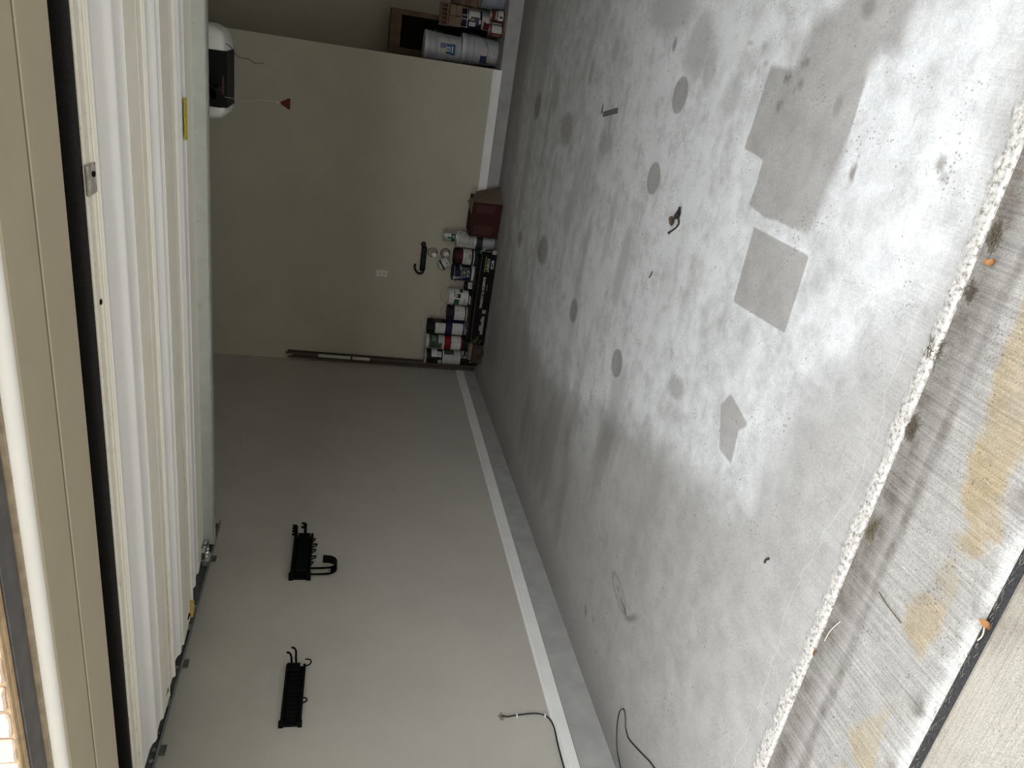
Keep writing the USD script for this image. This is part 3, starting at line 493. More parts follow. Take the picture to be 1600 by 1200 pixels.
obj('beam', cat(box(-.018, .018, 0, 2.985, 0, .004), box(-.003, .003, 0, 2.985, .004, .04), box(-.018, .018, 0, 2.985, .036, .04)), galv_dark, rail, smooth=False)
obj('header_bracket', rbox(-.03, .03, -.016, .0, -.03, .06, .002), galv_dark, rail)
trl = obj('trolley', rbox(-.125, -.055, 2.80, 2.93, -.13, -.02, .006), black_plastic, rail)
obj('release_lever', trimesh.convex.convex_hull(np.array([(-.13, 2.80, -.10), (-.045, 2.80, -.085), (-.13, 2.84, -.10), (-.045, 2.84, -.085), (-.115, 2.80, -.165), (-.10, 2.82, -.17), (-.125, 2.80, -.175), (-.095, 2.82, -.12)])), black_plastic, trl, 'black pointed release lever')
obj('bolt', moved(lathe([(0, 0), (.013, 0), (.015, .006), (.012, .012), (0, .013)], 12), (-.073, 2.798, -.075), [(EX, PI / 2)]), flat('painted_glint', (.85, .85, .85), .3), trl, 'bolt with its shine put in as pale colour')  # pale non-metal colour stands in for a metallic glint
rc = thing('release_cord', 'thin emergency release cord with a red pull handle hanging from the opener trolley', 'pull cord', (-.492, 4.575, 1.80))
nr = np.linspace(0, 1, 40)
obj('cord', tube(np.stack([-.012 * nr + .004 * np.sin(nr * 7), nr * 0, .035 + nr * .30], 1), .0011, 6), flat('pale_cord', (.42, .36, .31), .8), rc)
obj('knot', moved(trimesh.creation.icosphere(2, .006), (0, 0, .06)), flat('pale_cord', (.4, .34, .3), .8), rc)
obj('handle', cat(trimesh.convex.convex_hull(np.array([(a, b, c) for b in (-.008, .008) for a, c in ((-.006, .042), (.006, .042), (.022, .012), (-.022, .012), (.020, -.004), (-.020, -.004))])), rbox(-.028, .028, -.009, .009, -.008, .010, .003)), flat('red_handle', (.055, .003, .005), .6, spec=.2), rc, 'dark red pull handle')

# ------------------------------------------------------------------ left wall: tool racks, cable
hookm = flat('rack_black', (.003, .003, .0032), .6, spec=.10)
def bar(p, r): return tube(smoothpath(p, 5), r, 8)
def band(path_xz, y0, y1, th):
    p = np.array(path_xz, float); t = np.gradient(p, axis=0); t /= np.linalg.norm(t, axis=1, keepdims=True); n = np.stack([-t[:, 1], t[:, 0]], 1)
    poly = np.vstack([p + n * th / 2, (p - n * th / 2)[::-1]]); return extrude_y(poly, y0, y1)
# near rack
ra = thing('tool_rack', 'black wall tool rack with two long prongs and two wire hooks, nearer the garage opening', 'tool rack', (XL - .004, 2.86, 1.53))
obj('rail', cat(rbox(0, .012, 0, .40, 0, .105, .002), rbox(.012, .030, 0, .40, .090, .105, .002), rbox(.012, .030, 0, .40, 0, .014, .002), rbox(.0, .032, -.006, .02, -.004, .018, .002), rbox(0, .032, -.006, .02, .088, .112, .002)), hookm, ra)
for k in range(13):
    obj('rib', rbox(.010, .019, .02 + k * .028, .034 + k * .028, .018, .086, .001), hookm, ra)
for zz, L in ((.050, .160), (.074, .125)):
    obj('prong', cat(bar([(.02, .385, zz), (.08, .388, zz + .004), (L - .03, .39, zz + .006), (L - .008, .39, zz + .014), (L, .39, zz + .030)], .0055)), hookm, ra)
obj('prong_plate', rbox(.012, .045, .345, .395, .03, .10, .003), hookm, ra)
obj('wire_hook', bar([(.025, .385, .012), (.03, .385, -.010), (.045, .385, -.026), (.066, .385, -.026), (.076, .385, -.012), (.074, .385, .004)], .0036), hookm, ra)
obj('wire_hook', bar([(.025, .13, .012), (.03, .13, -.008), (.042, .13, -.020), (.058, .13, -.016), (.062, .13, .0), (.055, .13, .012)], .0036), hookm, ra)
# far rack
rb = thing('tool_rack', 'black wall tool rack with toothed prongs and a wide J hook hanging below it', 'tool rack', (XL - .004, 4.00, 1.55))
obj('rail', cat(rbox(0, .014, 0, .44, 0, .125, .002), rbox(.014, .045, 0, .44, .105, .125, .002), rbox(.014, .045, 0, .44, 0, .016, .002), rbox(0, .05, -.008, .02, -.006, .02, .002), rbox(0, .05, -.008, .02, .102, .132, .002)), hookm, rb)
obj('rail_cover', rbox(.012, .055, .03, .43, .020, .100, .004), hookm, rb)
def comb(L, z, teeth, y, th=.009):
    pts = [(.02, z - .012), (L - .012, z - .010)]
    pts += [(L, z), (L + .002, z + .020), (L - .004, z + .026), (L - .012, z + .012)]
    for tx in teeth: pts += [(tx + .008, z + .008), (tx + .006, z + .026), (tx - .002, z + .028), (tx - .010, z + .008)]
    pts += [(.02, z + .012)]
    return extrude_y(pts, y, y + th)
obj('toothed_prong', comb(.165, .055, [.130], .385, .012), hookm, rb)
obj('toothed_prong', comb(.135, .115, [.108, .084, .058], .40, .012), hookm, rb)
for k, (yy, dz) in enumerate(((.36, -.012), (.30, -.026), (.24, -.020), (.17, -.024), (.11, -.010))):
    obj('small_hook', cat(bar([(.04, yy + .02, .004), (.05, yy + .012, dz), (.055, yy - .01, dz), (.045, yy - .02, .004)], .0045)), hookm, rb)
J = [(.02, .02), (.021, -.05), (.023, -.10), (.030, -.135), (.048, -.158), (.072, -.165), (.098, -.155), (.114, -.13), (.119, -.10), (.120, -.075)]
J = smoothpath([(a, 0, b) for a, b in J], 5)[:, [0, 2]]
obj('j_hook', cat(band(J[14:], .028, .10, .006), band(J[:16], .028, .040, .006), band(J[:16], .088, .10, .006)), hookm, rb, 'wide padded J hook', smooth=40)

cab = flat('black_cable', (.012, .012, .012), .45)
cb = thing('coax_cable', 'black cable leaving a broken hole in the left wall and running along the baseboard top', 'cable', (XL, 2.86, .47))
cpts = [(-.02, .007, .006), (.004, .006, -.002), (.006, .0, -.03), (.006, .007, -.08), (.006, .014, -.18), (.006, .0, -.235), (.008, -.035, -.262), (.012, -.10, -.270), (.014, -.24, -.264), (.014, -.60, -.264), (.014, -1.05, -.264)]
obj('cable', tube(smoothpath(cpts, 8), .0042, 8), cab, cb)
obj('clip', rbox(-.004, .012, -.004, .016, -.086, -.078, .002), white_trim, cb, 'white cable clip'); obj('clip', rbox(-.004, .013, -.010, .004, -.245, -.236, .002), white_trim, cb, 'white cable clip')
hp = np.array([(math.cos(a) * (.017 + .005 * math.sin(5 * a)), math.sin(a) * (.022 + .005 * math.cos(4 * a))) for a in np.linspace(0, 2 * PI, 22)[:-1]])
hole = trimesh.creation.extrude_polygon(Polygon(hp), .004, engine='earcut'); hole.apply_transform(trimesh.transformations.rotation_matrix(PI / 2, EY))
obj('wall_hole', moved(hole, (-.0035, .008, .002)), flat('broken_drywall', (.22, .19, .16), .9, var=.7, scale=90), cb, 'ragged hole in the drywall')
fc = [(-3.30, 2.40), (-3.262, 2.456), (-3.225, 2.541), (-3.165, 2.585), (-3.114, 2.609), (-3.065, 2.619), (-3.030, 2.617), (-2.997, 2.600), (-2.985, 2.580), (-3.005, 2.548), (-3.039, 2.525), (-3.052, 2.492), (-3.051, 2.459), (-2.998, 2.352), (-2.944, 2.255), (-2.917, 2.189), (-2.86, 2.06), (-2.85, 1.95)]
solo('floor_cable', tube(smoothpath([(a, b, fz(b) + .004) for a, b in fc], 8), .0031, 8), cab, 'thin black cable lying in a loop on the slab by the left kerb', 'cable')

# ------------------------------------------------------------------ back wall fittings
out = thing('wall_outlet', 'white duplex outlet with cover plate low on the back wall', 'outlet', (-2.322, YB + .004, 1.074))
pl = flat('outlet_white', (.60, .60, .57), .4)
obj('cover_plate', rbox(-.035, .035, -.006, 0, -.058, .058, .003), pl, out)
for s in (-1, 1):
    r = obj('receptacle', rbox(-.017, .017, -.009, -.004, s * .022 - .014, s * .022 + .014, .003), pl, out)
    obj('slots', cat(box(-.009, -.006, -.0096, -.008, s * .022 - .003, s * .022 + .007), box(.006, .009, -.0096, -.008, s * .022 - .003, s * .022 + .006), box(-.003, .003, -.0096, -.008, s * .022 - .010, s * .022 - .005)), black_plastic, r)
chrome = flat('worn_chrome', (.62, .58, .54), .25, metallic=1.0)
cap_white = flat('cap_white', (.66, .66, .63), .4)
for k, (xx, zz, dx, dz, lab) in enumerate(((-2.053, .583, -.020, -.030, 'round chrome wall flange with a white ball cap, upper of two on the back wall'), (-2.047, .452, -.003, -.012, 'round chrome wall flange with a white screw cap, lower of two just above the tins'))):
    e = thing('pipe_stub', lab, 'pipe stub', (xx, YB + .004, zz))
    obj('flange', moved(lathe([(.042, 0), (.043, .006), (.047, .009), (.051, .006), (.052, 0)], 32), (0, 0, 0), [(EX, PI / 2)]), chrome, e)
    obj('dish', moved(lathe([(.042, .002), (.03, .001), (0, .001)], 28), (0, 0, 0), [(EX, PI / 2)]), flat('dull_dish', (.30, .28, .24), .6), e)
    obj('pipe', tube([(0, 0, 0), (dx * .5, -.04, dz * .5)], .013, 14), flat('copper_grey', (.34, .31, .28), .4, metallic=.4), e)
    obj('cap', moved(lathe([(0, 0), (.024, 0), (.0265, .006), (.0265, .018), (.020, .027), (0, .030)] if k == 0 else [(0, 0), (.030, 0), (.031, .004), (.031, .022), (.027, .027), (.010, .027), (.009, .022), (0, .022)], 24), (dx * .5, -.036, dz * .5), [(EX, PI / 2)]), cap_white, e, 'white plastic cap')
bh = thing('utility_hook', 'glossy black utility hook mounted sideways on the back wall above the flanges', 'hook', (-2.10, YB + .004, .70))
gl = flat('gloss_black', (.004, .004, .0045), .3, spec=.22)
obj('bar', cat(rbox(-.150, .105, -.036, -.008, -.056, -.002, .010), rbox(-.05, .09, -.012, 0, -.04, -.016, .003)), gl, bh)
obj('hook_tip', band([(a, b) for a, b in [(-.12, -.038), (-.165, -.034), (-.182, -.014), (-.178, .012), (-.150, .040), (-.110, .052), (-.085, .046)]], -.036, -.008, .020), gl, bh, 'curled hook tip')
obj('end_knob', moved(trimesh.creation.icosphere(3, .026), (.128, -.022, -.016)), flat('dull_black', (.02, .02, .02), .6), bh)

# ------------------------------------------------------------------ tins, pails and cartons by the back wall
tin = flat('tin_plate', (.50, .50, .50), .35, metallic=.8)
steel_wire = flat('bail_wire', (.16, .155, .15), .4, metallic=.5)
def paint(rgb): return flat('print_%03d_%03d_%03d' % tuple(int(c * 255) for c in rgb), rgb, .6, spec=.2)
def fine_print(name, col, ink=(.12, .12, .12)):
    if name in looks: return looks[name]
    looks[name] = usdkit.material(stage, '/World/Looks/' + name, {'g': ('geometry', {}), 'm': ('mapping', {'scale': (9, 9, 90)}), 'n': ('noise_texture', {'scale': 1.0, 'detail': 2.0}), 'm2': ('mapping', {'scale': (90, 90, 60)}), 'n2': ('noise_texture', {'scale': 1.0, 'detail': 1.0}), 'mu': ('math', {'math_type': 'multiply'}),
        'r': ('rgb_ramp', {'ramp': [(.29, col), (.36, tuple(c * .62 for c in col))]}), 'p': ('principled_bsdf', {'roughness': .6, 'specular_ior_level': .2})},
        [('g.position', 'm.vector'), ('m.vector', 'n.vector'), ('g.position', 'm2.vector'), ('m2.vector', 'n2.vector'), ('n.fac', 'mu.value1'), ('n2.fac', 'mu.value2'), ('mu.value', 'r.fac'), ('r.color', 'p.base_color')], surface='p.BSDF'); return looks[name]
label_white = fine_print('label_white', (.50, .50, .485)); label_pale = fine_print('label_pale', (.38, .385, .36))
GAL, QRT = (.0825, .190), (.054, .122)
def can(name, x, y, z, label, size, body, top, patches=(), bail=None, cat_='paint can', drips=None, tilt=None, group=None, open_top=False):
    """A round tin: body with rolled rims, pressed lid, paper labels, wire bail. Patches: (f0, f1 across the seen half, z0, z1, colour or material)."""
    r, h = size
    t = thing(name, label, cat_, (x, y, z), 0, group)
    if tilt: t2 = UsdGeom.Xformable(t); t2.AddRotateYOp().Set(tilt)
    obj('body', lathe([(0, .003), (r * .94, .003), (r * .955, 0), (r, 0), (r, .005), (r * .982, .008), (r * .982, h - .012), (r, h - .008), (r, h - .002), (r * .97, h), (r * .94, h - .002)] + ([(r * .94, h * .35), (0, h * .35)] if open_top else []), 40), body, t)
    if not open_top:
        obj('lid', lathe([(r * .945, h - .004), (r * .93, h + .001), (r * .90, h - .001), (r * .88, h - .006), (r * .80, h - .006), (r * .78, h - .0035), (0, h - .0035)], 36), top, t)
    d = np.array([-x, -y]); d /= np.linalg.norm(d); a0 = math.atan2(d[1], d[0])
    for k, (f0, f1, z0, z1, m) in enumerate(patches):
        aa = np.linspace(a0 + math.asin(max(-1, f0)), a0 + math.asin(min(1, f1)), 14); rr = r * .982 + .0007 + .0004 * k
        p = np.array([(rr * math.cos(q), rr * math.sin(q)) for q in aa])
        v = np.vstack([np.c_[p, np.full(len(p), z0 * h)], np.c_[p, np.full(len(p), z1 * h)], np.c_[p * .985, np.full(len(p), z0 * h)], np.c_[p * .985, np.full(len(p), z1 * h)]]); n = len(p); f = []
        for i in range(n - 1):
            f += [[i, i + 1, n + i + 1], [i, n + i + 1, n + i], [2 * n + i, 3 * n + i + 1, 2 * n + i + 1], [2 * n + i, 3 * n + i, 3 * n + i + 1], [n + i, n + i + 1, 3 * n + i + 1], [n + i, 3 * n + i + 1, 3 * n + i], [i, 2 * n + i + 1, i + 1], [i, 2 * n + i, 2 * n + i + 1]]
        f += [[0, n, 3 * n], [0, 3 * n, 2 * n], [n - 1, 3 * n - 1, 4 * n - 1], [n - 1, 4 * n - 1, 2 * n - 1]]
        obj('label', trimesh.Trimesh(v, f, process=False), m if isinstance(m, UsdShade.Material) else paint(m), t, smooth=40)
    if bail:
        side = np.array([math.cos(a0 + PI / 2), math.sin(a0 + PI / 2), 0]); dd = np.array([d[0], d[1], 0]); ez = np.array([0, 0, 1.0])
        ze = h * .78; L = []
        for q in np.linspace(0, PI, 15):
            if bail == 'up': o = ez * (math.sin(q) * r * 1.35)
            elif bail == 'back': o = (ez * .62 - dd * .62) * math.sin(q) * r * 1.25
            else: o = (dd * .22 - ez * .97) * math.sin(q) * r * 1.10 + dd * (r * 1.02 * math.sin(q) - .2 * r * math.sin(q))
            L.append(side * math.cos(q) * r * 1.03 + ez * ze + o)
        obj('bail_handle', tube(L, .0016, 6), steel_wire, t)
        for s in (-1, 1):
            obj('ear', moved(trimesh.creation.icosphere(1, .008), side * s * r * .99 + ez * ze), body, t)
    if drips:
        rg = random.Random(drips)
        for k in range(3):
            q = a0 + rg.uniform(-1.1, 1.1); ll = rg.uniform(.2, .75) * h
            obj('paint_drip', tube([(r * math.cos(q) * .985, r * math.sin(q) * .985, h - .004), (r * math.cos(q) * .987, r * math.sin(q) * .987, h - ll)], [.004, .002], 6), paint((.50, .50, .48)), t, 'dried white paint drip')
    return t
BLK, NAVY, PURP = paint((.005, .005, .006)), paint((.007, .011, .028)), paint((.013, .008, .022))
blk_body, navy_body, purple_body = BLK, NAVY, PURP
silver_body, white_body = tin, flat('white_tin', (.46, .46, .45), .45)
GY = YB - .115
gz = fz(GY) + .001
RED, MAROON, TEAL, GREEN, DKG = (.16, .008, .010), (.05, .004, .012), (.004, .055, .045), (.02, .085, .03), (.035, .055, .035)
h = GAL[1]
can('paint_can', -3.142, GY, gz, 'black paint can with white label and yellow dot, bottom of the stack in the corner', GAL, blk_body, tin, [(-.15, .75, .04, .60, label_white), (-.1, .9, .64, .95, (.30, .30, .31)), (.1, .8, .70, .80, (.01, .01, .012)), (-.3, .4, .84, .90, (.01, .01, .012)), (-.62, -.45, .36, .48, (.30, .34, .05))])
can('paint_can', -3.142, GY, gz + h, 'pale paint can with a dark leafy picture, middle of the stack in the corner', GAL, white_body, tin, [(-.95, .98, .05, .95, label_pale), (.25, .97, .38, .92, DKG)])
can('paint_can', -3.143, GY, gz + 2 * h, 'black paint can with grey lid and white label, top of the stack in the corner', GAL, blk_body, flat('grey_lid', (.30, .30, .29), .5), [(-.15, .93, .30, .63, label_white), (-.15, .6, .06, .29, label_pale), (-.95, -.5, .04, .25, (.30, .32, .31)), (-.98, .98, .90, 1.0, (.28, .28, .275))], tilt=None)
can('paint_can', -2.974, GY, gz, 'black paint can with white striped label, bottom of the second stack from the corner', GAL, blk_body, tin, [(-.5, .85, .02, .10, (.45, .45, .44)), (-.4, .3, .14, .20, (.5, .5, .5)), (-.85, .1, .26, .40, (.24, .22, .20))])
can('paint_can', -2.975, GY, gz + h, 'red-topped paint can with wide white label, middle of the second stack from the corner', GAL, paint(RED), tin, [(-.97, .97, .08, .62, label_white)])
can('paint_can', -2.976, GY, gz + 2 * h, 'grey-green paint can with a dark forest label, top of the second stack from the corner', GAL, white_body, tin, [(-.97, .97, .03, .92, label_pale), (-.85, .9, .34, .84, DKG), (-.9, -.2, .12, .40, (.06, .075, .05)), (.0, .7, .45, .70, (.10, .14, .10))])
can('paint_can', -2.805, GY, gz, 'silver paint can with plain pale label, bottom of the third stack from the corner', GAL, silver_body, tin, [(-.9, .75, .08, .86, label_pale), (-.2, .8, .88, .97, (.05, .05, .05))])
can('paint_can', -2.806, GY, gz + h, 'dark purple paint can with white label, middle of the third stack from the corner', GAL, paint((.015, .01, .045)), tin, [(-.92, .55, .07, .66, label_white), (-.4, -.3, .1, .6, (.5, .5, .52))])
can('paint_can', -2.808, GY, gz + 2 * h, 'black paint can with white label and wire bail standing up, top of the third stack', GAL, blk_body, blk_body, [(-.85, .48, .04, .60, label_white), (.5, .95, .3, .7, (.05, .035, .05))], bail='up')
can('paint_can', -2.637, GY, gz, 'paint can with a brown picture label under the purple-topped tin', GAL, white_body, tin, [(-.9, .95, .15, .98, (.07, .05, .03)), (-.1, .4, .2, .8, (.3, .28, .24)), (.5, .9, .1, .4, (.4, .4, .4))])
can('paint_can', -2.638, GY, gz + h, 'purple-topped paint can with wide white label beside the white pail', GAL, purple_body, blk_body, [(-.95, .95, .06, .64, label_white)], bail='up')
can('paint_can', -2.460, GY, gz, 'black and white tin under the open white pail', GAL, blk_body, tin, [(-.9, .2, .35, .95, (.40, .40, .39)), (.1, .8, .3, .9, (.02, .02, .02)), (.25, .6, .5, .75, (.4, .4, .4))])
can('paint_pail', -2.460, GY, gz + h, 'open white pail with a green square on its label and an upright bail', (.089, .200), flat('pail_white', (.50, .50, .48), .5), tin, [(-.95, .95, .10, .82, flat('pail_label', (.52, .53, .50), .5)), (-.95, -.35, .45, .72, GREEN), (-.2, .3, .40, .58, (.03, .03, .03)), (-.25, .4, .62, .66, (.1, .1, .1)), (-.1, .6, .70, .74, (.1, .1, .1)), (.45, .85, .30, .46, (.04, .04, .04)), (-.9, -.2, .14, .22, (.3, .3, .3))], bail='up', cat_='pail', open_top=True)
blkbox = thing('tin_box', 'dark square tin supporting the small labelled tin', 'tin', (-2.331, GY - .02, gz)); obj('body', rbox(-.040, .040, -.06, .06, 0, .118, .004), blk_body, blkbox); obj('lid', rbox(-.036, .036, -.055, .055, .116, .121, .002), tin, blkbox)
can('paint_can', -2.330, GY - .035, gz + .1225, 'small black-lidded tin with a white text label, beside the open pail', (.0455, .118), blk_body, blk_body, [(-.55, .9, .06, .72, label_white), (-.3, .6, .30, .36, (.03, .03, .03)), (-.3, .4, .44, .50, (.03, .03, .03)), (-.3, .5, .16, .22, (.05, .05, .05))])
can('paint_can', -2.200, GY, gz, 'white paint-streaked can under the navy can', GAL, white_body, tin, [(-.3, .6, .3, .9, (.55, .55, .54))], drips=5)
can('paint_can', -2.202, GY, gz + h, 'navy paint can with yellow-green dot and white drips', GAL, navy_body, blk_body, [(-.55, .70, .10, .58, (.075, .085, .10)), (-.1, .15, .34, .46, (.28, .33, .05)), (-.45, .25, .10, .22, (.36, .37, .38)), (-.3, .1, .12, .20, (.03, .04, .08)), (.3, .95, .55, .62, (.4, .4, .4)), (-.95, .95, .90, .93, (.28, .29, .30))], bail='front', drips=8)
can('paint_can', -2.030, GY, gz, 'paint can with a teal band under the maroon can', GAL, white_body, tin, [(-.98, .98, .62, .97, TEAL), (-.7, .2, .70, .78, (.3, .33, .32))])
can('paint_can', -2.033, GY, gz + h, 'maroon and black paint can with a torn white label', GAL, paint((.02, .008, .012)), blk_body, [(-.97, .97, .10, .56, label_white), (-.8, .75, .60, .86, MAROON), (-.2, .35, .14, .24, (.22, .15, .11))], bail='front')
can('paint_can', -2.095, GY - .005, gz + 2 * h + .045, 'small white tin with navy stripes tipped over on top of the maroon can', (.054, .10), white_body, tin, [(-.98, .98, .68, .84, NAVY), (-.6, .3, .12, .55, (.5, .5, .47)), (-.3, .1, .2, .3, (.1, .1, .2))], bail='back', tilt=-34)
can('paint_can', -1.862, GY, gz, 'silver paint can with a dark band, bottom of the stack beside the maroon carton', GAL, flat('grey_tin', (.30, .31, .32), .45, metallic=.3), tin, [(-.98, .98, .62, .96, (.025, .022, .028)), (-.9, .2, .22, .55, (.34, .35, .36))])
can('paint_can', -1.856, GY, gz + h, 'white paint can with faint lettering, middle of the stack beside the maroon carton', (.0835, .19), flat('pail_white', (.5, .5, .48), .5), tin, [(-.7, .8, .05, .93, label_pale)], bail='front')
can('paint_can', -1.835, GY, gz + 2 * h, 'small silver and green paint can on top of the stack beside the maroon carton', QRT, silver_body, tin, [(-.97, .4, .10, .45, GREEN), (-.97, .2, .50, .88, (.42, .43, .41)), (-.5, -.2, .45, .75, GREEN), (-.4, .1, .2, .32, (.3, .33, .3))])

kraft = flat('kraft_card', (.135, .098, .064), .85, var=.12, scale=20)
flr = flat('flooring_carton', (.006, .004, .0045), .7, spec=.12)
card_edge = flat('card_edge', (.16, .115, .08), .85)
fb = thing('flooring_carton', 'long black carton of bamboo flooring with white lettering lying in front of the tins', 'carton', (-2.86, 7.135, fz(7.135) + .001), math.radians(-.6))
obj('carton', rbox(0, .95, 0, .075, 0, .142, .002), flr, fb)
obj('top_edge', rbox(.0, .93, .010, .030, .1415, .1440, .001), card_edge, fb, 'worn brown top edge')
for pts in ([(.95, 0, .01), (.95, .004, .05), (1.0, -.01, .045), (.99, -.008, .0), (.985, .03, .02)], [(.95, .07, .12), (.95, .05, .142), (.995, .05, .13), (.99, .06, .10)]):
    obj('torn_flap', trimesh.convex.convex_hull(np.array(pts)), flat('torn_card', (.30, .29, .27), .9), fb, 'torn pale end flap')
def front_text(txt, hgt, x0, z0, m, bold=True, nm='lettering', lab=None):
    tm = meshkit.text_mesh(txt, hgt, .0008, bold); tm.apply_transform(trimesh.transformations.rotation_matrix(PI / 2, EX)); c = tm.bounds.mean(0); tm.apply_translation(-c); tm.apply_transform(trimesh.transformations.rotation_matrix(PI, EY)); tm.apply_translation([c[0] + x0, c[1] + .0003, c[2] + z0]); return obj(nm, tm, m, fb, lab, smooth=False)
wtxt = flat('white_print', (.42, .42, .40), .6)
front_text('eco', .038, .800, .018, wtxt); front_text('FOREST', .026, .765, .062, wtxt)
obj('print_bar', box(.765, .925, -.0006, .001, .096, .108), paint((.07, .17, .025)), fb, 'green bar')
front_text('BAMBOO FLOORING', .024, .385, .078, wtxt); front_text('Premium', .012, .57, .048, flat('grey_print', (.2, .2, .19), .6), False)
obj('print_picture', cat(box(.10, .30, -.0006, .001, .035, .062), box(.14, .20, -.0007, .001, .062, .078), box(.24, .28, -.0007, .001, .062, .072), box(.33, .37, -.0006, .001, .03, .07)), flat('grey_print', (.2, .2, .19), .6), fb, 'grey printed picture')
rg = random.Random(8); lv = []
for k in range(16):
    cx, cz, a = rg.uniform(.0, .07), rg.uniform(.03, .13), rg.uniform(-1.2, 1.2); L = rg.uniform(.03, .05)
    lv.append(trimesh.convex.convex_hull(np.array([(cx - L / 2 * math.cos(a), -.0008, cz - L / 2 * math.sin(a)), (cx + L / 2 * math.cos(a), -.0008, cz + L / 2 * math.sin(a)), (cx - .006 * math.sin(a), -.0008, cz + .006 * math.cos(a)), (cx + .006 * math.sin(a), -.0008, cz - .006 * math.cos(a)), (cx, .001, cz)])))
obj('print_leaves', cat(lv), paint((.035, .075, .015)), fb, 'green printed bamboo leaves', smooth=False)
fb2 = thing('flooring_carton', 'plain black flooring carton standing behind the lettered one', 'carton', (-2.865, 7.232, fz(7.23) + .001), math.radians(-.4))
obj('carton', rbox(0, .90, 0, .082, 0, .168, .002), flat('flooring_carton_plain', (.004, .0042, .006), .7, spec=.12), fb2); obj('top_edge', rbox(.0, .90, .0, .012, .1675, .1695, .001), card_edge, fb2, 'worn brown top edge')
fb3 = thing('flooring_carton', 'brown open-ended flooring carton with crumpled end in the corner', 'carton', (-3.09, 7.15, fz(7.15) + .001), 0)
obj('carton', cat(rbox(0, .205, 0, .07, 0, .10, .002), rbox(0, .20, .075, .085, 0, .135, .001), rbox(0, .19, .095, .105, 0, .14, .001)), paint((.045, .032, .024)), fb3)
cr = trimesh.creation.icosphere(3, 1.0); v = cr.vertices * [.07, .022, .035]; v += (np.stack([meshkit.noise(v * 40, s) for s in (1, 2, 3)], -1) - .5) * .03; cr.vertices = v
obj('crumpled_end', moved(cr, (.13, -.018, .036)), paint((.05, .03, .018)), fb3, 'crumpled brown paper end', smooth=False)
obj('board_end', cat(rbox(.0, .19, .072, .074, .0, .137, .0005), rbox(.0, .18, .107, .11, 0, .142, .0005)), card_edge, fb3)

mc = thing('carton', 'maroon printed carton with lattice bands and a brown kraft side flap', 'carton', (-1.775, 7.225, fz(7.22) + .001), math.radians(-6.5))
maroon_card = flat('maroon_card', (.040, .014, .011), .8, spec=.15, var=.15, scale=14)
obj('body', rbox(0, .345, 0, .25, 0, .285, .003), maroon_card, mc)
lat = []
def lattice(x0, x1, z0, z1, s=.020):
    w = .0011
    for k in np.arange(x0 - (z1 - z0), x1, s):
        for d in (1, -1):
            a = np.array([k, z0]) if d == 1 else np.array([k, z1]); b = np.array([k + (z1 - z0), z1]) if d == 1 else np.array([k + (z1 - z0), z0])
            t0, t1 = max(0, (x0 - a[0]) / (b[0] - a[0])), min(1, (x1 - a[0]) / (b[0] - a[0]))
            if t1 <= t0: continue
            p, q = a + (b - a) * t0, a + (b - a) * t1; n = np.array([-(q - p)[1], (q - p)[0]]); n = n / np.linalg.norm(n) * w
            lat.append(trimesh.convex.convex_hull(np.array([(c[0], yy, c[1]) for c in (p + n, p - n, q + n, q - n) for yy in (-.0007, .0005)])))
lattice(.025, .115, .07, .25); lattice(.245, .325, .07, .25)
obj('print_lattice', cat(lat), flat('lattice_print', (.085, .040, .036), .7), mc, 'pale crossed lattice print', smooth=False)
obj('side_panel', trimesh.convex.convex_hull(np.array([(.346, .002, .002), (.346, .002, .284), (.352, .002, .284), (.40, .30, .10), (.44, .275, .002), (.375, .24, .235), (.352, .002, .002)])), kraft, mc, 'bulging brown kraft side', smooth=False)
obj('flap', trimesh.convex.convex_hull(np.array([(.20, .03, .286), (.355, .01, .286), (.365, .20, .250), (.36, .20, .243), (.30, .16, .318), (.30, .158, .314), (.2, .03, .283)])), flat('kraft_light', (.19, .145, .10), .85), mc, 'half-open brown flap', smooth=False)

# long trims leaning in the corner
woods = [(.060, .040, .026), (.030, .020, .014), (.085, .060, .040), (.022, .017, .014)]
spec = [(-3.309, 7.452, -3.300, 7.502, 1.96, 0, 'slim brown wood strip leaning in the back corner, nearest the left wall'), (-3.2875, 7.452, -3.2785, 7.502, 1.92, 1, 'dark wood strip in the back corner, second from the left wall'),
        (-3.266, 7.452, -3.257, 7.502, 1.99, 2, 'brown wood strip with a white paper band leaning in the back corner'), (-3.2445, 7.452, -3.2355, 7.502, 1.97, 3, 'darkest flat wood strip leaning in the back corner, beside the stacked tins')]
for k, (x0, y0, x1, y1, top, m, lab) in enumerate(spec):
    s = thing('wood_strip', lab, 'wood strip', (x0, y0, fz(y0) + .001))
    dx, dy = x1 - x0, y1 - y0; w, d = (.0095, .008) if k != 3 else (.0095, .006)
    def leaning(w, d, z0, z1):
        pts = []
        for zz in (z0, z1):
            f = zz / top
            for sx in (-w, w):
                for sy in (-d, d): pts.append((sx + dx * f, sy + dy * f, zz))
        return trimesh.convex.convex_hull(np.array(pts))
    obj('strip', leaning(w, d, .001, top), flat(f'strip_wood_{m}', woods[m], .6, var=.25, scale=30, stretch=(1, 1, .1)), s)
    if k == 2:
        for za, zb in ((1.33, 1.66), (1.13, 1.31)):
            pts = [(sx + dx * zz / top, sy + dy * zz / top, zz) for zz in (za, zb) for sx in (-.020, .014) for sy in (-.0125, -.0090)]
            obj('paper_band', trimesh.convex.convex_hull(np.array(pts)), flat('band_white', (.46, .45, .41), .7), s, 'white paper band')
    if k == 0:
        obj('cap', moved(trimesh.creation.icosphere(2, .014), (dx, dy, top)), flat('cap_grey', (.16, .15, .13), .6), s)

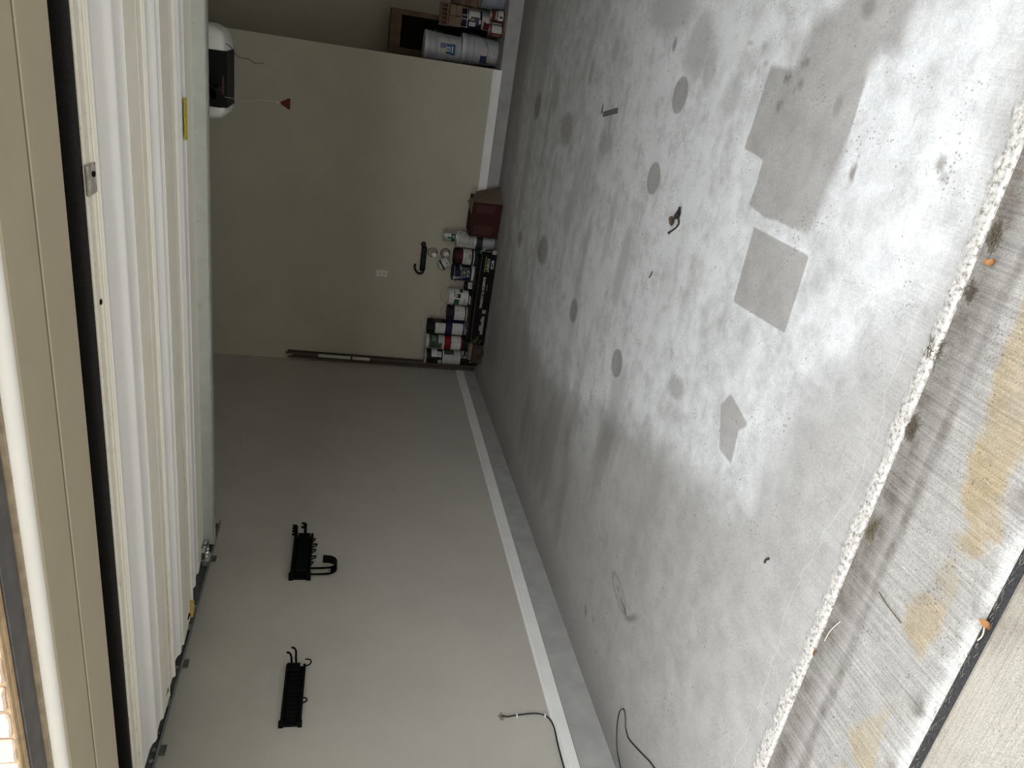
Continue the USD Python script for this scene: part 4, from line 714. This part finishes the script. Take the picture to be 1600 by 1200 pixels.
# ------------------------------------------------------------------ storage niche
NZ = .1355
plastic_grey = flat('bucket_plastic', (.36, .38, .40), .45, var=.06, scale=6)
def bucket(z, x, y, label, printed):
    b = thing('plastic_bucket', label, 'bucket', (x, y, z))
    hh, r0, r1 = .352, .119, .136
    obj('body', lathe([(0, .002), (r0 - .004, 0), (r0, .004), (r0 + .010, .235), (r0 + .014, .240), (r0 + .0165, .244), (r0 + .0165, .252), (r0 + .012, .256), (r0 + .0135, .288), (r0 + .018, .291), (r0 + .018, .300), (r0 + .0135, .304), (r0 + .014, .325)], 48), plastic_grey, b)
    obj('lid', lathe([(r0 + .012, .318), (r1, .316), (r1 + .002, .320), (r1 + .002, .342), (r1 - .002, .350), (r1 - .010, .352), (r1 - .016, .345), (0, .344)], 48), flat('lid_plastic', (.46, .48, .49), .4), b, 'pale lid')
    a0 = math.atan2(-y, -x); side = np.array([math.cos(a0 + PI / 2), math.sin(a0 + PI / 2), 0]); d = np.array([math.cos(a0), math.sin(a0), 0])
    pts = []
    for q in np.linspace(0, PI, 22):
        rr = r0 + .024
        pts.append(side * rr * math.cos(q) + d * rr * math.sin(q) + np.array([0, 0, .275 - .17 * math.sin(q) ** .8]))
    hd = obj('bail_handle', tube(pts, .0024, 6), steel_wire, b, 'wire bail hanging down')
    def patch(f0, f1, z0, z1, m, e=.0006, nm='label'):
        aa = np.linspace(a0 + math.asin(f0), a0 + math.asin(f1), 14); R = lambda zz: r0 + .010 * zz / .235 + e
        out = np.array([(R(zz) * math.cos(q), R(zz) * math.sin(q), zz) for zz in (z0, z1) for q in aa]); inn = np.array([((R(zz) - .002) * math.cos(q), (R(zz) - .002) * math.sin(q), zz) for zz in (z0, z1) for q in aa])
        n = len(aa); v = np.vstack([out, inn]); f = []
        for i in range(n - 1): f += [[i, i + 1, n + i + 1], [i, n + i + 1, n + i], [2 * n + i, 3 * n + i + 1, 2 * n + i + 1], [2 * n + i, 3 * n + i, 3 * n + i + 1]]
        return obj(nm, trimesh.Trimesh(v, f, process=False), m, b, smooth=60)
    if printed:
        patch(-.75, .70, .025, .215, flat('bucket_paper', (.44, .45, .44), .6, var=.06, scale=60)); patch(-.32, .35, .10, .205, paint((.15, .18, .27)), .0012)
        patch(-.34, .0, .15, .21, flat('bucket_cream', (.46, .45, .38), .6), .0016); patch(-.42, .36, .06, .10, paint((.03, .11, .24)), .0014); patch(-.36, -.05, .070, .145, paint((.03, .11, .24)), .0015); patch(.08, .30, .085, .14, paint((.04, .13, .27)), .0017)
        patch(-.20, .12, .105, .15, paint((.50, .51, .50)), .0022, 'oval_emblem'); patch(-.12, .04, .115, .140, paint((.16, .18, .22)), .0026, 'oval_emblem'); patch(-.25, .2, .082, .094, paint((.55, .56, .55)), .0024)
        patch(-.55, -.5, .08, .13, paint((.60, .6, .58)), .003, 'grip')
        for zz in (.035, .048): patch(-.35, .5, zz, zz + .005, paint((.25, .25, .24)), .001)
    else:
        patch(-.70, -.05, .05, .175, flat('bucket_paper2', (.42, .42, .41), .6)); patch(-.05, .25, .10, .17, flat('bucket_pink', (.42, .38, .36), .6), .0009); patch(-.80, -.30, .075, .17, paint((.03, .04, .12)), .0011)
        patch(-.74, .0, .025, .105, label_white, .0016)
    return b
bucket(NZ, -.128, 7.872, 'grey plastic bucket with a white sticker, lower of two stacked in the niche', False)
bucket(NZ + .3525, -.150, 7.872, 'grey plastic bucket with a blue printed label, upper of two stacked in the niche', True)
can('paint_can', .138, 7.862, NZ, 'silver and red paint can under the purple one in the niche', GAL, silver_body, tin, [(-.97, .2, .45, .97, (.36, .36, .36)), (-.9, -.1, .55, .90, (.10, .01, .015)), (-.2, .3, .6, .8, (.45, .44, .44))])
can('paint_can', .133, 7.862, NZ + .19, 'dark purple paint can with a round white sticker and white drips in the niche', GAL, purple_body, tin, [(.05, .95, .10, .66, label_white), (-.5, .3, .12, .55, (.05, .035, .07)), (-.08, .12, .36, .50, (.27, .31, .05)), (-.98, .98, .70, .74, (.4, .4, .4)), (-.7, -.25, .30, .62, (.46, .46, .46)), (-.35, .05, .04, .14, (.42, .42, .42))], drips=12)
can('paint_can', .190, 7.715, NZ, 'small red and white tin, right one of two at the front edge of the niche', QRT, paint((.09, .02, .015)), tin, [(-.6, .97, .10, .52, label_white), (-.5, .8, .60, .70, (.35, .35, .34)), (-.2, .1, .15, .4, (.03, .03, .03))])
can('paint_can', .068, 7.700, NZ, 'small red tin with white label, left of two at the front edge of the niche', QRT, paint((.10, .02, .015)), tin, [(-.35, .97, .12, .88, label_white), (-.9, -.5, .2, .8, (.20, .1, .08))])
can('clear_pail', .350, 7.842, NZ, 'cloudy bluish plastic pail at the right end of the niche shelf', (.11, .215), flat('cloudy_plastic', (.22, .24, .29), .3, var=.3, scale=14), flat('cloudy_lid', (.34, .35, .37), .35), [], cat_='pail')

brick_r = flat('red_clay_brick', (.125, .072, .048), .9, var=.25, scale=26, bump=.003); brick_t = flat('tan_clay_brick', (.165, .115, .080), .9, var=.25, scale=26, bump=.003)
def loose_brick(x, y, z, lab, rot=0, edge=False, m=brick_t):
    """90 x 57 x 194 mm; edge: lying on its long side, cored face to the front."""
    b = thing('loose_brick', lab, 'brick', (x, y, z), rot)
    if not edge:
        obj('brick', rbox(-.045, .045, -.097, .097, 0, .057, .003), m, b, smooth=False); return
    body = Polygon([(-.097, 0), (.097, 0), (.097, .090), (-.097, .090)])
    for k in range(5):
        cx = -.072 + k * .036; body = body.difference(shapely.box(cx - .0125, .026, cx + .0125, .064))
    mm = trimesh.creation.extrude_polygon(body, .057, engine='earcut'); v = mm.vertices; mm.vertices = np.stack([v[:, 0], v[:, 2] - .028, v[:, 1]], 1); mm.invert()
    obj('brick', mm, m, b, smooth=False)
bz = NZ + .3805
loose_brick(.094, 7.885, bz, 'tan brick on the purple can, lower left of the small pile', 0); loose_brick(.187, 7.885, bz, 'tan brick on the purple can, lower right of the small pile', 0)
loose_brick(.092, 7.888, bz + .0575, 'tan brick on the purple can, second course left', 0); loose_brick(.184, 7.885, bz + .0575, 'tan brick on the purple can, second course right', 0)
loose_brick(.140, 7.845, bz + .115, 'reddish cored brick on edge, on top of the small pile in the niche', .04, True, brick_r)
loose_brick(.138, 7.927, bz + .115, 'added hidden brick that blocks light behind the holes of the cored brick', PI / 2, False, brick_r)  # added backing brick, closes the cores so they go dark
for k, nth in enumerate(('lowest', 'second from the floor', 'third from the floor', 'fourth from the floor', 'fifth from the floor', 'third from the top', 'second from the top', 'topmost')):
    loose_brick(.285 + .004 * (k % 2), 8.05, NZ + k * .0575, f'brick in the single stack behind the cloudy pail, {nth}', 0, False, brick_r if k % 2 else brick_t)
wood = flat('rough_wood', (.105, .066, .038), .8, var=.4, scale=18, stretch=(1, 1, .25), bump=.001)
wc = thing('wooden_crate', 'rough wooden crate on end with a black open front, behind the stacked buckets', 'crate', (-.07, 8.20, NZ))
W, HH, D = .195, 1.02, .24
obj('side_board', rbox(-W, -W + .02, -D / 2, D / 2, 0, HH, .002), wood, wc); obj('side_board', rbox(W - .02, W, -D / 2, D / 2, 0, HH, .002), wood, wc)
obj('top_board', rbox(-W + .02, W - .02, -D / 2, D / 2, HH - .02, HH, .002), wood, wc); obj('bottom_board', rbox(-W + .02, W - .02, -D / 2, D / 2, 0, .02, .002), wood, wc); obj('back_board', rbox(-W, W, D / 2 - .012, D / 2, 0, HH, .001), flat('crate_inside_shade', (.010, .008, .007), .9, spec=.1), wc, 'back board coloured as the shade inside')  # near-black back board paints in the shade of the crate interior
obj('front_rail', rbox(-W + .004, W - .004, -D / 2 - .012, -D / 2, HH - .105, HH - .002, .002), wood, wc); obj('front_rail', rbox(-W + .004, W - .004, -D / 2 - .012, -D / 2, .0, .09, .002), wood, wc)
obj('front_stile', rbox(-W, -W + .055, -D / 2 - .016, -D / 2 - .004, .0, HH, .002), wood, wc); obj('front_stile', rbox(W - .045, W, -D / 2 - .016, -D / 2 - .004, .0, HH, .002), wood, wc)

# ------------------------------------------------------------------ small litter on the slab and apron
def ground(x, y, e=.0): return (x, y, (fz(y) if y > 1.615 else float(apron_z(np.array([x]), np.array([y]))[0])) + .001 + e)
def leaf_mesh(L, W, curl, seed=0):
    u = np.linspace(0, 1, 9); v = np.linspace(-1, 1, 5); P = []
    for a in u:
        w = W / 2 * math.sin(PI * min(1, a * .96 + .02)) ** .8
        for b in v: P.append(((a - .5) * L, b * w, curl * ((a - .5) ** 2 * 3 + .5 * b * b) * L + .002 * math.sin(9 * a + seed)))
    P = np.array(P); P[:, 2] -= P[:, 2].min(); f = []
    for i in range(8):
        for j in range(4): q = i * 5 + j; f += [[q, q + 5, q + 6], [q, q + 6, q + 1]]
    f = np.array(f); n = len(P); v2 = np.vstack([P + [0, 0, .0006], P]); ring = []
    edge = [i * 5 for i in range(9)] + [40 + j for j in range(1, 5)] + [i * 5 + 4 for i in range(7, -1, -1)] + [3, 2, 1]
    for a, b in zip(edge, edge[1:] + edge[:1]): ring += [[a, b, n + b], [a, n + b, n + a]]
    return trimesh.Trimesh(v2, np.vstack([f, f[:, ::-1] + n, ring]), process=False)
brown_leaf, dark_leaf, orange_leaf = flat('leaf_brown', (.075, .050, .028), .8, var=.4, scale=120), flat('leaf_dark', (.022, .018, .013), .8, var=.5, scale=120), flat('leaf_orange', (.27, .125, .04), .7, var=.2, scale=120)
dl = thing('dead_leaf_sprig', 'dead leaf sprig with a twig stem lying on the white part of the slab', 'leaf', ground(-.642, 3.339))
obj('leaf', moved(leaf_mesh(.078, .046, .16), (.036, -.022, 0), [(EZ, -.55)]), dark_leaf, dl, 'dark shrivelled leaf', smooth=True); obj('leaf', moved(leaf_mesh(.062, .044, .22, 2), (-.012, .022, .003), [(EZ, 1.25)]), brown_leaf, dl, 'curled brown leaf', smooth=True)
obj('stem', tube(smoothpath([(.03, -.02, .010), (.0, -.045, .006), (-.022, -.034, .004), (-.045, -.004, .004), (-.07, .036, .006)], 5), [.0042] * 20 + [.003], 6), dark_leaf, dl); obj('leaf', moved(leaf_mesh(.024, .014, .2), (-.070, .034, .0), [(EZ, 1.9)]), dark_leaf, dl, smooth=True)
for k, (x, y, a, L, W_, lab) in enumerate(((-.312, 1.55, 1.9, .036, .018, 'orange oval leaf lying on the dirtiest part of the apron edge'), (-1.62, 1.603, 1.2, .034, .016, 'orange-tan leaf caught against the slab lip near the left side'), (-1.092, 1.150, 1.5, .036, .020, 'tan leaf lying across the black driveway joint'))):
    solo('dry_leaf', moved(leaf_mesh(L, W_, .25, k), ground(x, y, .004 if k == 2 else .002), [(EZ, a)]), orange_leaf, lab, 'leaf', smooth=True)
tw = flat('twig_brown', (.10, .075, .05), .85); straw = flat('straw', (.50, .46, .36), .8)
def twig(name, pts, r, m, lab): return solo(name, tube(smoothpath([ground(a, b, .0015 + e) for a, b, e in pts], 5), r, 6), m, lab, 'twig' if name == 'twig' else 'straw')
twig('twig', [(-1.268, 1.470, .0), (-1.275, 1.42, .004), (-1.285, 1.362, .0)], .0016, tw, 'straight dark twig between the dirt stripe and an orange stain')
twig('straw', [(-1.455, 1.555, .0), (-1.51, 1.573, .003), (-1.56, 1.582, .0)], .0016, straw, 'pale straw beside the slab lip')
twig('twig', [(-1.55, 1.955, 0), (-1.535, 1.952, .002), (-1.52, 1.94, 0)], .004, dark_leaf, 'short black curled twig on bare grey slab near the lip')
twig('twig', [(-.975, 3.49, 0), (-.955, 3.47, .003), (-.935, 3.47, .0)], .003, tw, 'small brown curled twig on the slab beyond the leaf sprig')
twig('straw', [(-1.145, 1.152, .004), (-1.12, 1.145, .008), (-1.09, 1.158, .004)], .0018, straw, 'thick pale straw across the black joint beside the tan leaf')
lsh = thing('tape_scrap', 'L-shaped scrap of brown tape stuck on the far slab', 'tape scrap', ground(-.295, 4.60))
obj('strip', moved(rbox(-.135, .135, -.016, .016, 0, .0015, .0005), (.002, -.026, 0), [(EZ, -1.38)]), flat('tape_brown', (.15, .13, .11), .7, var=.35, scale=60), lsh); obj('strip', moved(rbox(-.030, .030, -.014, .014, 0, .0013, .0005), (.004, .143, 0), [(EZ, .36)]), flat('tape_brown', (.15, .13, .11), .7), lsh)
rg = random.Random(21)
def clump(x, y, n, s, lab, m):
    T = []
    for k in range(n):
        a, L = rg.uniform(0, 2 * PI), rg.uniform(.4, 1) * s; ox, oy = rg.gauss(0, s * .28), rg.gauss(0, s * .16); g0 = ground(x + ox, y + oy)
        up = rg.uniform(.0, .22) * s; b = a + rg.uniform(-1.6, 1.6)
        p = [g0, (g0[0] + L * .45 * math.cos(a), g0[1] + L * .45 * math.sin(a) * .6, g0[2] + up), (g0[0] + L * .6 * math.cos(a) + L * .4 * math.cos(b), g0[1] + L * .4 * math.sin(a) * .6 + L * .3 * math.sin(b), g0[2] + up * .3)]
        T.append(tube(smoothpath(p, 4), rg.uniform(.0005, .0011), 4))
    solo('dead_grass_clump', cat(T), m, lab, 'dead grass', kind=None, smooth=False)
grass = flat('dead_grass', (.085, .068, .045), .9, var=.4, scale=90)
clump(-.575, 1.612, 70, .042, 'dead grass clump on the slab lip, middle one of the row', grass); clump(-.795, 1.585, 90, .042, 'dark dead grass clump against the lip below a pale straw blade', grass)
clump(-1.130, 1.575, 70, .045, 'olive dead grass clump against the slab lip, left of the others', flat('olive_grass', (.11, .095, .055), .9, var=.4, scale=90)); clump(-.40, 1.580, 60, .035, 'small dead grass clump where the lip is chipped', grass); clump(-.25, 1.575, 60, .05, 'spread of dead grass behind the orange oval leaf', grass)
T = []
for k in range(230):
    x = rg.uniform(-1.9, .15); y = 1.152 + rg.gauss(0, .005); a = rg.gauss(0, .7); L = rg.uniform(.006, .032); z = -.1112 + rg.uniform(.0, .006)
    T.append(tube([(x, y, z), (x + L * .5 * math.cos(a), y + L * .25 * math.sin(a), z + .003), (x + L * math.cos(a), y + L * .4 * math.sin(a), z)], rg.uniform(.0003, .0006), 3))
solo('joint_litter', cat(T), flat('litter_straw', (.15, .135, .11), .9, var=.5, scale=60), 'fine straw litter lying along the black driveway joint', 'litter', kind='stuff', smooth=False)
T = []
for k in range(300):
    y = rg.choice([rg.uniform(1.2, 1.48), rg.uniform(1.7, 6.5), rg.uniform(1.7, 6.5), rg.uniform(2.5, 6.5)]); x = rg.uniform(-2.9, .25); g0 = ground(x, y); a = rg.uniform(0, 2 * PI); L = rg.uniform(.003, .008) * (.6 + .4 * y / 3); T.append(tube([g0, (g0[0] + L * math.cos(a), g0[1] + L * math.sin(a), g0[2] + .001)], rg.uniform(.0005, .0011) * (.6 + .4 * y / 3), 4))
solo('floor_crumbs', cat(T), flat('crumb_dark', (.045, .038, .03), .9), 'scattered dark crumbs and bits of twig over the slab', 'litter', kind='stuff', smooth=False)
